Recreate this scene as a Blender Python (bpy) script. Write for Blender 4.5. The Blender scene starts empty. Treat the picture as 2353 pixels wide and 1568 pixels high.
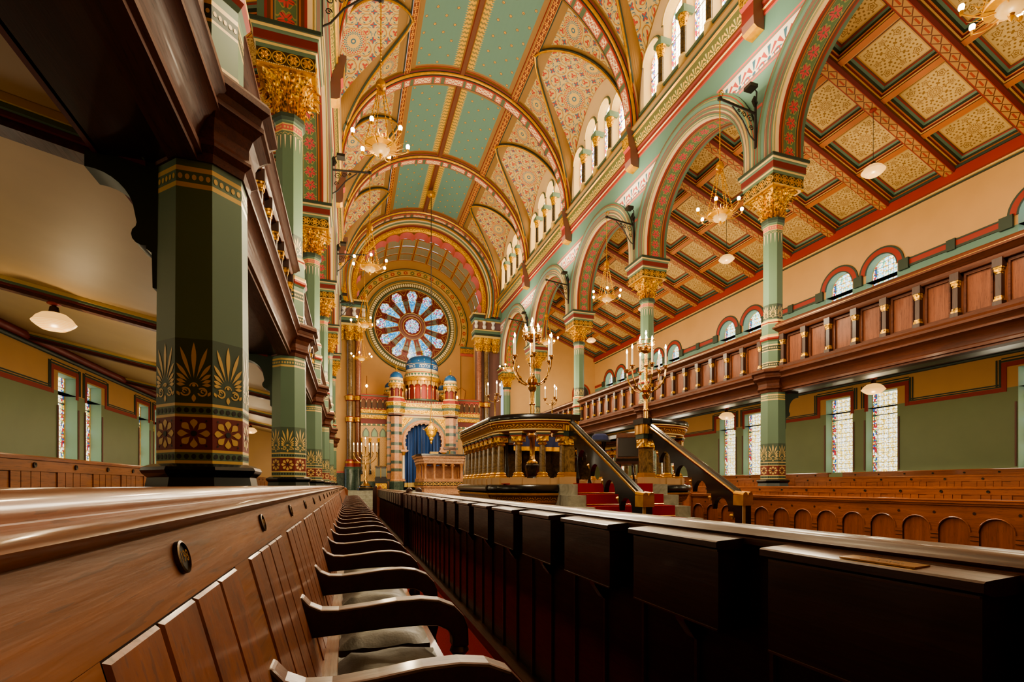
import bpy, math, random
from math import sin, cos, pi, sqrt, radians as R, atan2, asin
random.seed(7)
S = bpy.context.scene
COL = S.collection
H = 1.15          # eye height
CX = 3.98         # nave centre line
BAY = 4.9
YA = 3.8          # first column pair
CY = [YA + BAY * k for k in range(-1, 6)]
YE = 28.3

# ------------------------------------------------------------------ node expressions
def lin(c):
    out = []
    for v in c[:3]:
        v = v / 255.0
        out.append(v / 12.92 if v <= 0.04045 else ((v + 0.055) / 1.055) ** 2.4)
    return tuple(out) + (1.0,)

class E:
    def __init__(s, g, k): s.g = g; s.k = k
    def _m(s, op, a, b=None, c=None): return s.g.m(op, a, b, c)
    def __add__(s, o): return s.g.m('ADD', s, o)
    __radd__ = __add__
    def __mul__(s, o): return s.g.m('MULTIPLY', s, o)
    __rmul__ = __mul__
    def __sub__(s, o): return s.g.m('SUBTRACT', s, o)
    def __rsub__(s, o): return s.g.m('SUBTRACT', o, s)
    def __truediv__(s, o): return s.g.m('DIVIDE', s, o)
    def __neg__(s): return s.g.m('MULTIPLY', s, -1.0)

class G:
    def __init__(g, nt): g.nt = nt; g.n = nt.nodes; g.l = nt.links
    def put(g, sock, v):
        if isinstance(v, E): g.l.new(v.k, sock)
        elif isinstance(v, (int, float)): sock.default_value = v
        else: sock.default_value = v
    def m(g, op, a, b=None, c=None):
        n = g.n.new('ShaderNodeMath'); n.operation = op
        for i, v in enumerate((a, b, c)):
            if v is not None: g.put(n.inputs[i], v)
        return E(g, n.outputs[0])
    def fract(g, a): return g.m('FRACT', a)
    def floor(g, a): return g.m('FLOOR', a)
    def abs(g, a): return g.m('ABSOLUTE', a)
    def sin(g, a): return g.m('SINE', a)
    def cos(g, a): return g.m('COSINE', a)
    def max(g, a, b): return g.m('MAXIMUM', a, b)
    def min(g, a, b): return g.m('MINIMUM', a, b)
    def lt(g, a, b): return g.m('LESS_THAN', a, b)
    def gt(g, a, b): return g.m('GREATER_THAN', a, b)
    def band(g, a, lo, hi): return g.gt(a, lo) * g.lt(a, hi)
    def hyp(g, a, b): return g.m('SQRT', a * a + b * b)
    def ang(g, a, b): return g.m('ARCTAN2', b, a)
    def cell(g, a, p): return g.fract(a / p + 0.5) * p - p / 2   # centred repeat
    def uv(g):
        n = g.n.new('ShaderNodeUVMap'); s = g.n.new('ShaderNodeSeparateXYZ')
        g.l.new(n.outputs[0], s.inputs[0]); return E(g, s.outputs[0]), E(g, s.outputs[1])
    def obj(g):
        n = g.n.new('ShaderNodeTexCoord'); s = g.n.new('ShaderNodeSeparateXYZ')
        g.l.new(n.outputs['Object'], s.inputs[0]); return [E(g, s.outputs[i]) for i in range(3)]
    def vec(g, x, y, z=0.0):
        n = g.n.new('ShaderNodeCombineXYZ')
        for i, v in enumerate((x, y, z)): g.put(n.inputs[i], v)
        return E(g, n.outputs[0])
    def noise(g, v=None, scale=5, detail=3, rough=0.5, dist=0.0):
        n = g.n.new('ShaderNodeTexNoise'); n.inputs['Scale'].default_value = scale
        n.inputs['Detail'].default_value = detail; n.inputs['Roughness'].default_value = rough
        n.inputs['Distortion'].default_value = dist
        if v is None:
            t = g.n.new('ShaderNodeTexCoord'); g.l.new(t.outputs['Object'], n.inputs['Vector'])
        else: g.put(n.inputs['Vector'], v)
        return E(g, n.outputs[0])
    def voro(g, v=None, scale=5, feature='F1', out='Distance'):
        n = g.n.new('ShaderNodeTexVoronoi'); n.feature = feature; n.inputs['Scale'].default_value = scale
        if v is None:
            t = g.n.new('ShaderNodeTexCoord'); g.l.new(t.outputs['Object'], n.inputs['Vector'])
        else: g.put(n.inputs['Vector'], v)
        return E(g, n.outputs[out])
    def mix(g, f, a, b):
        n = g.n.new('ShaderNodeMix'); n.data_type = 'RGBA'
        g.put(n.inputs[0], f); g.put(n.inputs[6], a); g.put(n.inputs[7], b)
        return E(g, n.outputs[2])
    def ramp(g, f, stops, const=False):
        n = g.n.new('ShaderNodeValToRGB'); cr = n.color_ramp
        if const: cr.interpolation = 'CONSTANT'
        while len(cr.elements) < len(stops): cr.elements.new(0.5)
        for e, (p, c) in zip(cr.elements, stops): e.position = p; e.color = c
        g.put(n.inputs[0], f); return E(g, n.outputs[0])

MATS = {}
def mat(name, fn=None, **kw):
    m = bpy.data.materials.new(name); m.use_nodes = True
    nt = m.node_tree; g = G(nt); b = nt.nodes['Principled BSDF']
    d = dict(kw)
    if fn: d.update(fn(g))
    g.put(b.inputs['Base Color'], d.get('col', (0.5, 0.5, 0.5, 1)))
    g.put(b.inputs['Roughness'], d.get('rough', 0.5))
    g.put(b.inputs['Metallic'], d.get('metal', 0.0))
    if 'emit' in d:
        g.put(b.inputs['Emission Color'], d['emit']); g.put(b.inputs['Emission Strength'], d.get('es', 1.0))
    if 'coat' in d: b.inputs['Coat Weight'].default_value = d['coat']; b.inputs['Coat Roughness'].default_value = 0.12
    if 'spec' in d: b.inputs['Specular IOR Level'].default_value = d['spec']
    if 'bump' in d:
        n = nt.nodes.new('ShaderNodeBump'); n.inputs['Strength'].default_value = d.get('bs', 0.4)
        n.inputs['Distance'].default_value = d.get('bd', 0.01)
        g.put(n.inputs['Height'], d['bump']); nt.links.new(n.outputs[0], b.inputs['Normal'])
    MATS[name] = m
    return m

def paint(name, rgb, rough=0.55, var=0.08, **kw):
    c = lin(rgb); c2 = tuple(max(0, v * (1 - var * 2)) for v in c[:3]) + (1,)
    mat(name, lambda g: dict(col=g.mix(g.noise(scale=1.7, detail=5), c2, c)), rough=rough, **kw)

def wood(name, c1, c2, axis=1, rough=0.3, scale=1.0, coat=0.3, bs=0.15, spec=0.5):
    def f(g):
        p = g.obj(); st = [9.0 * scale] * 3; st[axis] = 0.6 * scale
        v = g.vec(p[0] * st[0], p[1] * st[1], p[2] * st[2])
        n = g.noise(v, 2.2, 6, 0.62, 0.6); n2 = g.noise(v, 14, 2, 0.5)
        n3 = g.noise(scale=1.3, detail=2)
        f_ = g.m('MULTIPLY_ADD', n, 1.9, -0.42)
        c = g.mix(f_, lin(c1), lin(c2))
        c = g.mix(g.gt(n2, 0.62) * 0.35, c, lin(tuple(x * 0.45 for x in c1)))
        c = g.mix(g.m('MULTIPLY_ADD', n3, 1.2, -0.3) * 0.4, c, lin(tuple(x * 0.6 for x in c1)))
        return dict(col=c, bump=n2 * 0.5 + n, rough=g.m('MULTIPLY_ADD', n2, 0.25, rough))
    mat(name, f, coat=coat, bs=bs, bd=0.004, spec=spec)

# paints
paint('green', (92, 118, 96)); paint('green_dark', (50, 66, 54)); paint('green_lt', (138, 168, 136))
paint('teal', (98, 134, 122)); paint('wallgreen', (128, 142, 104)); paint('beige', (200, 156, 102))
paint('cream', (226, 200, 158)); paint('tan', (142, 108, 62)); paint('red', (152, 52, 44)); paint('maroon', (118, 42, 38))
paint('pink', (204, 104, 96)); paint('lightgold', (214, 184, 116), 0.4); paint('green_band', (68, 88, 70)); paint('greyplum', (128, 92, 84)); paint('grey', (150, 148, 132))
paint('brown', (104, 60, 34)); paint('orange', (176, 104, 52)); paint('black', (22, 20, 20), 0.25, coat=0.5); paint('blackgreen', (34, 42, 34), 0.35)
paint('teal_lt', (150, 186, 170)); paint('iron', (40, 38, 38), 0.4); paint('white', (235, 228, 212)); paint('blue', (30, 84, 134))
paint('candle', (240, 228, 205), 0.5); paint('dot', (40, 42, 38)); paint('under', (176, 146, 104)); paint('stone', (178, 146, 108))
paint('ochre', (196, 152, 84)); paint('slate', (108, 112, 100)); paint('navy', (28, 36, 78), 0.8)
mat('gold', lambda g: dict(col=g.mix(g.noise(scale=9), lin((160, 104, 22)), lin((226, 172, 58)))), metal=0.6, rough=0.32)
def f_goldrel(g):
    n = g.voro(scale=26, feature='SMOOTH_F1'); n2 = g.noise(scale=30, detail=4)
    h = n + n2 * 0.5
    return dict(col=g.mix(g.m('MULTIPLY_ADD', n, -2.2, 1.25), lin((232, 178, 62)), lin((84, 56, 16))), bump=-h if False else h * -1.0)
mat('goldrelief', f_goldrel, metal=0.6, rough=0.35, bs=0.9, bd=0.02)
mat('brass', lambda g: dict(col=g.mix(g.noise(scale=14), lin((170, 120, 60)), lin((226, 186, 112)))), metal=0.95, rough=0.22)
mat('bronze', col=lin((92, 72, 46)), metal=0.8, rough=0.4)
mat('bronze_dk', col=lin((30, 26, 20)), metal=0.5, rough=0.45)
wood('wood_pew', (98, 54, 20), (156, 94, 38), 1, 0.3)
wood('wood_board', (92, 46, 17), (150, 84, 34), 2, 0.34)
wood('wood_cap', (104, 54, 24), (158, 94, 46), 1, 0.24, coat=0.3)
wood('wood_arm', (70, 32, 18), (116, 62, 34), 0, 0.3, coat=0.25)
wood('wood_dark', (38, 13, 9), (66, 26, 17), 1, 0.3, coat=0.4)
wood('wood_darkcap', (64, 34, 20), (108, 66, 40), 1, 0.24, coat=0.4)
wood('wood_gal', (66, 34, 22), (104, 56, 36), 1, 0.4, coat=0.05, spec=0.25)
wood('wood_galv', (100, 54, 34), (140, 82, 54), 2, 0.4, coat=0.08, spec=0.3)
wood('wood_galdk', (46, 28, 24), (74, 46, 38), 2, 0.3, coat=0.2)
wood('wood_orange', (112, 54, 22), (164, 90, 40), 2, 0.3)
wood('wood_orangeh', (116, 58, 26), (168, 96, 50), 1, 0.25, coat=0.5)
def f_leather(g):
    n = g.noise(scale=7, detail=4, dist=0.8); n2 = g.voro(scale=160)
    return dict(col=g.mix(n, lin((40, 35, 26)), lin((84, 73, 54))), bump=n * 1.0 + n2 * 0.04, rough=g.m('MULTIPLY_ADD', n, 0.3, 0.34))
mat('leather', f_leather, bs=0.5, bd=0.012)
mat('carpet', lambda g: dict(col=g.mix(g.noise(scale=180, detail=2), lin((110, 14, 26)), lin((168, 30, 44))), bump=g.noise(scale=220)), rough=0.95, bs=0.5)
def f_marble(c1, c2, sc=3.0):
    def f(g):
        n = g.noise(scale=sc, detail=6, rough=0.65, dist=1.6)
        return dict(col=g.mix(g.m('MULTIPLY_ADD', n, 2.4, -0.7), lin(c1), lin(c2)))
    return f
mat('marble_pink', f_marble((160, 104, 72), (206, 156, 112), 4), rough=0.3)
mat('marble_dark', f_marble((26, 26, 22), (92, 76, 54), 9), rough=0.12, coat=0.5)
mat('marble_shaft', f_marble((64, 50, 34), (142, 116, 80), 9), rough=0.15, coat=0.5)
mat('marble_green', f_marble((46, 62, 56), (86, 104, 92), 6), rough=0.25)
mat('marble_grey', f_marble((120, 122, 110), (164, 164, 150), 5), rough=0.35)
mat('marble_red', f_marble((120, 74, 60), (170, 116, 92), 6), rough=0.25)
mat('floor', f_marble((62, 42, 30), (86, 60, 44), 1.5), rough=0.5)
mat('pinkcarved', lambda g: dict(col=g.mix(g.noise(scale=22, detail=5), lin((150, 98, 72)), lin((232, 190, 152))), bump=g.voro(scale=24)), rough=0.5, bs=0.8, bd=0.02)
mat('alabaster', col=lin((176, 140, 84)), rough=0.4, emit=lin((255, 214, 140)), es=0.12)
mat('shade', lambda g: dict(emit=g.mix(g.gt(g.fract(g.obj()[2] * 60), 0.5), lin((255, 176, 84)), lin((255, 208, 130)))), col=lin((150, 120, 80)), rough=0.3, es=0.6)
mat('bulb', col=lin((255, 240, 210)), emit=lin((255, 220, 165)), es=18.0)
mat('sconcebulb', col=lin((255, 240, 210)), emit=lin((255, 190, 100)), es=14.0)
def f_curtain(g):
    x, y, z = g.obj(); n = g.noise(g.vec(x * 7.0, 0.0, z * 0.15), 2, 2)
    return dict(col=g.mix(g.m('MULTIPLY_ADD', n, 2.4, -0.7), lin((8, 14, 34)), lin((44, 84, 150))))
mat('curtain', f_curtain, rough=0.5)

# ------------------------------------------------------------------ painted ornament (UV in metres)
CREAM = lin((186, 162, 106)); BRN = lin((158, 110, 50)); REDC = lin((166, 58, 44)); BLU = lin((56, 96, 116)); GRN = lin((84, 112, 88)); GOLD = lin((214, 164, 62)); TEAL = lin((112, 146, 134))
def scroll(g, u, v, p, c, line=None, leaf=(None, None), w=0.10, turns=1.6, arms=1):
    """spiral vines with little leaves, in cells of size p, alternating handedness"""
    line = line or BRN; l1, l2 = leaf[0] or REDC, leaf[1] or BLU
    i = g.floor(u / p + 0.5); j = g.floor(v / p + 0.5)
    s = g.m('PINGPONG', i + j, 1.0) * 2.0 - 1.0
    x = g.cell(u, p) / (p / 2); y = g.cell(v, p) / (p / 2) * s
    r = g.hyp(x, y); a = g.ang(x, y)
    sp = g.abs(g.fract(r * turns - a / (2 * pi) * arms) - 0.5)
    vine = g.lt(sp, w) * g.band(r, 0.18, 1.0)
    pet = g.lt(r, 0.26 + 0.16 * g.cos(a * 3.0))
    off = g.gt(g.sin(a * 5.0 + r * 9.0), 0.45) * g.band(r, 0.55, 0.92) * g.gt(sp, w * 1.5) * g.gt(g.sin(r * 30.0), -0.5)
    x2 = g.cell(u + p / 2, p) / (p / 2); y2 = g.cell(v + p / 2, p) / (p / 2)
    r2 = g.hyp(x2, y2); a2 = g.ang(x2, y2)
    leaf2 = g.lt(r2, 0.20 + 0.24 * g.abs(g.cos(a2 * 2.0)))
    c = g.mix(vine, c, line); c = g.mix(off, c, l2); c = g.mix(pet, c, l1); c = g.mix(leaf2, c, g.mix(g.gt(s, 0), l2, l1))
    return c
def rosette(g, u, v, cu, cv, rad, c, bg=CREAM):
    x = (u - cu) / rad; y = (v - cv) / rad; r = g.hyp(x, y); a = g.ang(x, y)
    c = g.mix(g.lt(r, 1.04), c, bg)
    ring = g.band(r, 0.94, 1.0); c = g.mix(ring, c, BRN)
    out = g.gt(g.sin(a * 24.0 + 0) * g.sin(r * 26.0), 0.1) * g.band(r, 0.5, 0.92)
    c = g.mix(out, c, g.mix(g.gt(r, 0.72), BLU, REDC))
    c = g.mix(g.band(r, 0.26, 0.46) * g.gt(g.cos(a * 16.0), -0.3), c, GOLD)
    c = g.mix(g.lt(r, 0.2), c, BLU); c = g.mix(g.lt(r, 0.1), c, GOLD)
    return c
def f_cross(g):
    u, v = g.uv(); c = scroll(g, u, v, 0.46, CREAM); u = g.abs(u)
    c = rosette(g, u, v, 0.72, 1.75, 0.40, c)
    return dict(col=c)
mat('filigree_cross', f_cross, rough=0.65)
def f_barrel(g):
    u, v = g.uv(); u = g.abs(u); c = scroll(g, u, v, 0.44, CREAM)
    c = rosette(g, u, v, 1.62, 0.75, 0.36, c)
    return dict(col=c)
mat('filigree_barrel', f_barrel, rough=0.65)
def f_blue(g):
    u, v = g.uv()
    row = g.floor(v / 0.34 + 0.5); odd = g.m('PINGPONG', row, 1.0)
    x = g.cell(u + odd * 0.31, 0.62); y = g.cell(v, 0.34); r = g.hyp(x, y); a = g.ang(x, y)
    c = g.mix(g.lt(r, 0.050 + 0.010 * g.cos(a * 6.0)), lin((92, 128, 118)), lin((96, 70, 40)))
    c = g.mix(g.lt(r, 0.036), c, GOLD); c = g.mix(g.lt(r, 0.014), c, lin((40, 40, 30)))
    return dict(col=c)
mat('bluepanel', f_blue, rough=0.6)
def f_tassel(g):     # v: 0 at the ridge .. 1
    u, v = g.uv(); w = g.abs(g.fract(u / 0.085) - 0.5) * 2.0
    c = g.mix(g.lt(v + w * 0.35, 0.95), lin((92, 128, 118)), lin((206, 160, 50)))
    wig = g.lt(g.abs(g.fract(u / 0.17 + g.sin(v * 16.0) * 0.12) - 0.5), 0.2) * g.lt(v, 0.75)
    c = g.mix(wig, c, lin((120, 110, 70)))
    return dict(col=c)
mat('tassel', f_tassel, rough=0.6)
def f_goldchain(g):  # brown rib with gold flowers; u along, v -1..1
    u, v = g.uv(); p = 0.24; x = g.cell(u, p) / (p / 2); r = g.hyp(x, v); a = g.ang(x, v)
    c = g.mix(g.lt(r, 0.55 + 0.22 * g.cos(a * 6.0)), lin((110, 50, 26)), lin((206, 140, 50)))
    c = g.mix(g.lt(r, 0.22), c, lin((120, 60, 30))); c = g.mix(g.gt(g.abs(v), 0.86), c, lin((206, 140, 50)))
    c = g.mix(g.lt(g.hyp(g.cell(u + p / 2, p) / (p / 2), v), 0.2), c, lin((214, 170, 80)))
    return dict(col=c)
mat('goldchain', f_goldchain, rough=0.5)
def f_ribband(g):    # cream lace boxes with green gaps and red frame
    u, v = g.uv(); p = 1.25; x = g.fract(u / p) * p
    box = g.max(g.band(x, 0.06, 0.80), g.band(x, 0.90, 1.17))
    n = g.gt(g.sin(u * 52.0) * g.sin(v * 7.0 + g.sin(u * 26.0) * 2.0), 0.15)
    lace = g.mix(n, lin((224, 204, 166)), lin((178, 92, 66)))
    edge = g.max(g.gt(g.abs(v), 0.78), 1.0 - g.max(g.band(x, 0.10, 0.76), g.band(x, 0.94, 1.13)))
    c = g.mix(edge, lace, lin((176, 84, 66))); c = g.mix(1.0 - box, c, lin((82, 98, 74)))
    return dict(col=c)
mat('ribband', f_ribband, rough=0.6)
def f_anth(bg, c1, c2, p, asp=1.0):
    def f(g):        # fans of leaves along a band
        u, v = g.uv(); x = g.cell(u, p) / (p / 2); y = (v + 0.75) * asp; r = g.hyp(x, y); a = g.ang(x, y)
        leaf = g.gt(g.cos((a - pi / 2) * 9.0), 0.05) * g.band(r, 0.35, 1.32) * g.gt(v, -0.7)
        alt = g.gt(g.cos((a - pi / 2) * 4.5), 0.0)
        c = g.mix(leaf, bg, g.mix(alt, c1, c2))
        x2 = g.cell(u + p / 2, p) / (p / 2); r2 = g.hyp(x2, (v + 0.8) * asp)
        c = g.mix(g.band(r2, 0.25, 0.4), c, c1); c = g.mix(g.lt(r, 0.22), c, c2)
        c = g.mix(g.gt(g.abs(v), 0.9), c, c1)
        return dict(col=c, bump=leaf)
    return f
mat('anthemion_white', f_anth(lin((222, 208, 190)), lin((168, 74, 70)), lin((62, 100, 118)), 0.42), rough=0.6, bs=0.0)
mat('anthemion_gold', f_anth(lin((96, 100, 62)), lin((224, 180, 84)), lin((206, 190, 120)), 0.24, 1.2), rough=0.4, bs=1.0, bd=0.03, metal=0.25)
mat('leafgold', f_anth(lin((112, 68, 24)), lin((230, 176, 76)), lin((206, 146, 56)), 0.12, 1.1), rough=0.35, bs=1.0, bd=0.02, metal=0.2)
def f_soffit(g):     # green band with pink leaf chain
    u, v = g.uv(); p = 0.30; x = g.cell(u, p) / (p / 2); av = g.abs(v)
    r = g.hyp(x, v); a = g.ang(x, v)
    l1 = g.lt(r, 0.35 + 0.45 * g.abs(g.cos(a * 2.5))) * g.gt(r, 0.16)
    vine = g.lt(g.abs(g.abs(x) - 0.5 - 0.3 * g.sin(av * 6.0)), 0.09)
    c = g.mix(vine, lin((88, 112, 76)), lin((150, 136, 84))); c = g.mix(l1, c, lin((196, 78, 82)))
    c = g.mix(g.lt(g.abs(g.sin(a * 2.5)), 0.18) * l1, c, lin((96, 60, 50)))
    c = g.mix(g.gt(av, 0.9), c, lin((140, 128, 84)))
    return dict(col=c)
mat('soffitband', f_soffit, rough=0.6)
def f_beam(g):       # lattice chain on the ceiling beams
    u, v = g.uv(); p = 0.30; x = g.cell(u, p) / (p / 2)
    z = g.lt(g.abs(g.abs(v) + g.abs(x) - 0.9), 0.12); dash = g.lt(g.abs(x), 0.55) * g.lt(g.abs(v), 0.16)
    c = g.mix(z, lin((172, 128, 72)), lin((104, 54, 30))); c = g.mix(dash, c, lin((156, 60, 40)))
    c = g.mix(g.gt(g.abs(v), 0.86), c, lin((150, 50, 36)))
    return dict(col=c)
mat('beamchain', f_beam, rough=0.6)
def f_coffer(g):     # stencilled square, uv -1..1
    u, v = g.uv(); r = g.hyp(u, v); a = g.ang(u, v); C = lin((204, 172, 112)); B = lin((142, 104, 48))
    f8 = g.abs(g.fract(a / (pi / 4)) - 0.5) * 2.0          # 0..1 folded, 8 sectors
    f4 = g.abs(g.fract(a / (pi / 2)) - 0.5) * 2.0
    c = g.mix(g.band(r, 0.13, 0.25) * g.gt(g.cos(a * 18.0), -0.1), C, B)
    c = g.mix(g.band(r, 0.06, 0.09), c, B); c = g.mix(g.band(r, 0.28, 0.30), c, B)
    stem = g.lt(g.abs(g.fract(a / (pi / 4) + 0.5 + 0.0) - 0.5) * r, 0.022) * g.band(r, 0.3, 0.62); c = g.mix(stem, c, B)
    # flowers on the diagonals and on the axes
    au = g.abs(u); av = g.abs(v); mx = g.max(au, av); mn = g.min(au, av)
    def flower(c, cx, cy, R0, n):
        x = mx - cx; y = mn - cy; q = g.hyp(x, y); t = g.ang(x, y)
        c = g.mix(g.band(q + 0.02 * g.cos(t * n), R0 * 0.78, R0), c, B)
        return g.mix(g.band(q + 0.02 * g.cos(t * n), R0 * 0.2, R0 * 0.5), c, B)
    c = flower(c, 0.68, 0.68, 0.17, 6.0); c = flower(c, 0.72, 0.0, 0.13, 5.0)
    lv = g.gt(g.sin(mx * 24.0 + mn * 9.0) * g.sin(mn * 26.0 - mx * 8.0), 0.38) * g.gt(r, 0.36) * g.lt(mx, 0.93)
    d1 = g.hyp(mx - 0.68, mn - 0.68); d2 = g.hyp(mx - 0.72, mn)
    lv = lv * g.gt(d1, 0.2) * g.gt(d2, 0.16)
    c = g.mix(lv, c, B)
    return dict(col=c)
mat('coffer', f_coffer, rough=0.65)
def f_rose_sq(g):    # carved square rosettes in gold, uv metres
    u, v = g.uv(); p = 0.2; x = g.cell(u + p / 2, p) / (p / 2); y = v / (p / 2); r = g.hyp(x, y); a = g.ang(x, y)
    h = g.lt(r, 0.62 + 0.14 * g.cos(a * 6.0)) * g.gt(r, 0.14); ring = g.band(r, 0.84, 0.98)
    s = g.min(h + ring + g.lt(r, 0.14), 1.0)
    return dict(col=g.mix(s, lin((78, 60, 26)), lin((214, 172, 88))), bump=s)
mat('rosetteband', f_rose_sq, rough=0.4, metal=0.4, bs=1.0, bd=0.03)
def glass(name, kind, es):
    def f(g):
        u, v = g.uv()    # u,v metres from the window centre line / sill ; u in -w..w
        cellv = g.voro(g.vec(u, v), 24, out='Color')
        s = g.n.new('ShaderNodeSeparateColor'); g.l.new(cellv.k, s.inputs[0]); h = E(g, s.outputs[0])
        au = g.abs(u)
        if kind == 'low':
            body = g.ramp(h, [(0, lin((255, 250, 228))), (0.4, lin((246, 222, 130))), (0.7, lin((214, 228, 226))), (0.88, lin((226, 186, 70)))], True)
            x = g.cell(u, 0.16); y = g.cell(v, 0.16); r = g.hyp(x, y)
            body = g.mix(g.band(r, 0.045, 0.06), body, lin((190, 150, 50)))
            lead = g.max(g.lt(g.abs(g.cell(u, 0.14)), 0.004), g.lt(g.abs(g.cell(v, 0.14)), 0.006)); edge = 0.33
        elif kind == 'up':
            body = g.ramp(h, [(0, lin((220, 240, 250))), (0.3, lin((120, 200, 230))), (0.5, lin((255, 240, 200))), (0.7, lin((120, 190, 150))), (0.85, lin((240, 180, 70)))], True)
            lead = g.max(g.lt(g.abs(g.cell(u, 0.15)), 0.005), g.lt(g.abs(g.cell(v, 0.15)), 0.007)); edge = 0.33
        else:
            body = g.ramp(h, [(0, lin((255, 232, 190))), (0.5, lin((255, 214, 150))), (0.8, lin((255, 240, 220)))], True)
            lead = g.max(g.lt(g.abs(g.cell(u, 0.12)), 0.006), g.lt(g.abs(g.cell(v, 0.12)), 0.006)); edge = 0.24
        fl = g.ramp(h, [(0, lin((150, 34, 44))), (0.25, lin((40, 70, 130))), (0.45, lin((240, 200, 90))), (0.6, lin((240, 240, 250))), (0.8, lin((50, 110, 80)))], True)
        c = g.mix(g.gt(au, edge), body, fl)
        dk = g.max(lead, g.band(au, edge - 0.008, edge + 0.004))
        c = g.mix(dk, c, lin((30, 26, 24)))
        return dict(emit=c, es=es * 1.0, col=lin((40, 40, 40)))
    mat(name, f, rough=0.3)
glass('glass_low', 'low', 1.15); glass('glass_up', 'up', 1.4); glass('glass_clere', 'cl', 5.0)
def f_rosegl(g):
    u, v = g.uv(); cellv = g.voro(g.vec(u, v), 16, out='Color')
    s = g.n.new('ShaderNodeSeparateColor'); g.l.new(cellv.k, s.inputs[0]); h = E(g, s.outputs[0]); h2 = E(g, s.outputs[1])
    r = g.hyp(u, v)
    inner = g.ramp(h, [(0, lin((40, 170, 226))), (0.45, lin((90, 206, 238))), (0.7, lin((20, 116, 190))), (0.85, lin((215, 242, 255)))], True)
    outer = g.ramp(h2, [(0, lin((235, 245, 255))), (0.35, lin((90, 160, 225))), (0.6, lin((190, 30, 70))), (0.75, lin((240, 240, 250))), (0.9, lin((80, 180, 120)))], True)
    c = g.mix(g.max(g.gt(r, 1.72), g.lt(r, 0.8)), inner, outer)
    e = g.voro(g.vec(u, v), 16, feature='DISTANCE_TO_EDGE'); c = g.mix(g.lt(e, 0.07), c, lin((50, 70, 90)))
    return dict(emit=c, es=0.9, col=lin((30, 30, 40)))
mat('glass_rose', f_rosegl, rough=0.3)
def f_apse(g):
    u, v = g.uv(); n = g.gt(g.sin(u * 60.0 + g.sin(v * 40.0) * 2.0) * g.sin(v * 46.0), 0.12)
    return dict(col=g.mix(n, lin((132, 158, 134)), lin((184, 130, 90))))
mat('apsepanel', f_apse, rough=0.6)
def f_flowerband(g):
    u, v = g.uv(); p = 0.42; x = g.cell(u, p) / (p / 2); r = g.hyp(x, v); a = g.ang(x, v)
    k = g.m('PINGPONG', g.floor(u / p + 0.5), 1.0)
    c = g.mix(g.lt(r, 0.62 + 0.12 * g.cos(a * 8.0)), lin((206, 168, 100)), g.mix(k, lin((178, 62, 48)), lin((96, 112, 70))))
    c = g.mix(g.lt(r, 0.28), c, lin((216, 170, 80))); c = g.mix(g.gt(g.abs(v), 0.86), c, lin((140, 92, 44)))
    return dict(col=c)
mat('flowerband', f_flowerband, rough=0.5)
def f_bead(g):
    u, v = g.uv(); c = g.mix(g.lt(g.hyp(g.cell(u, 0.14) / 0.05, v / 0.8), 1.0), lin((110, 104, 64)), lin((232, 218, 176)))
    return dict(col=c)
mat('beadring', f_bead, rough=0.5)
def f_stars(g):
    c = g.voro(scale=5.5, out='Distance'); return dict(col=g.mix(g.lt(c, 0.14), lin((30, 84, 134)), lin((236, 220, 170))))
mat('starblue', f_stars, rough=0.5)
def f_tri(g):
    u, v = g.uv(); x = g.abs(g.cell(u, 0.2)) / 0.1
    return dict(col=g.mix(g.lt(v, x * 2.0 - 1.0), lin((60, 96, 80)), lin((226, 190, 128))))
mat('triband', f_tri, rough=0.5)
def f_lozenge(g):
    u, v = g.uv(); r = g.hyp(g.cell(u, 0.3) / 0.12, v / 0.7)
    c = g.mix(g.lt(r, 1.0), lin((24, 24, 22)), lin((214, 170, 84))); c = g.mix(g.lt(r, 0.6), c, lin((60, 40, 24)))
    x = g.cell(u + 0.15, 0.3) / 0.05; return dict(col=g.mix(g.lt(g.abs(x), g.abs(v)) * g.lt(g.abs(v), 0.8), c, lin((214, 170, 84))))
mat('lozenge', f_lozenge, rough=0.3)
def f_diaper(g):
    u, v = g.uv(); n = g.gt(g.sin(u * 70.0) * g.sin(v * 70.0), 0.35)
    return dict(col=g.mix(n, lin((206, 170, 118)), lin((168, 112, 62))))
mat('diaper', f_diaper, rough=0.6)
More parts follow.
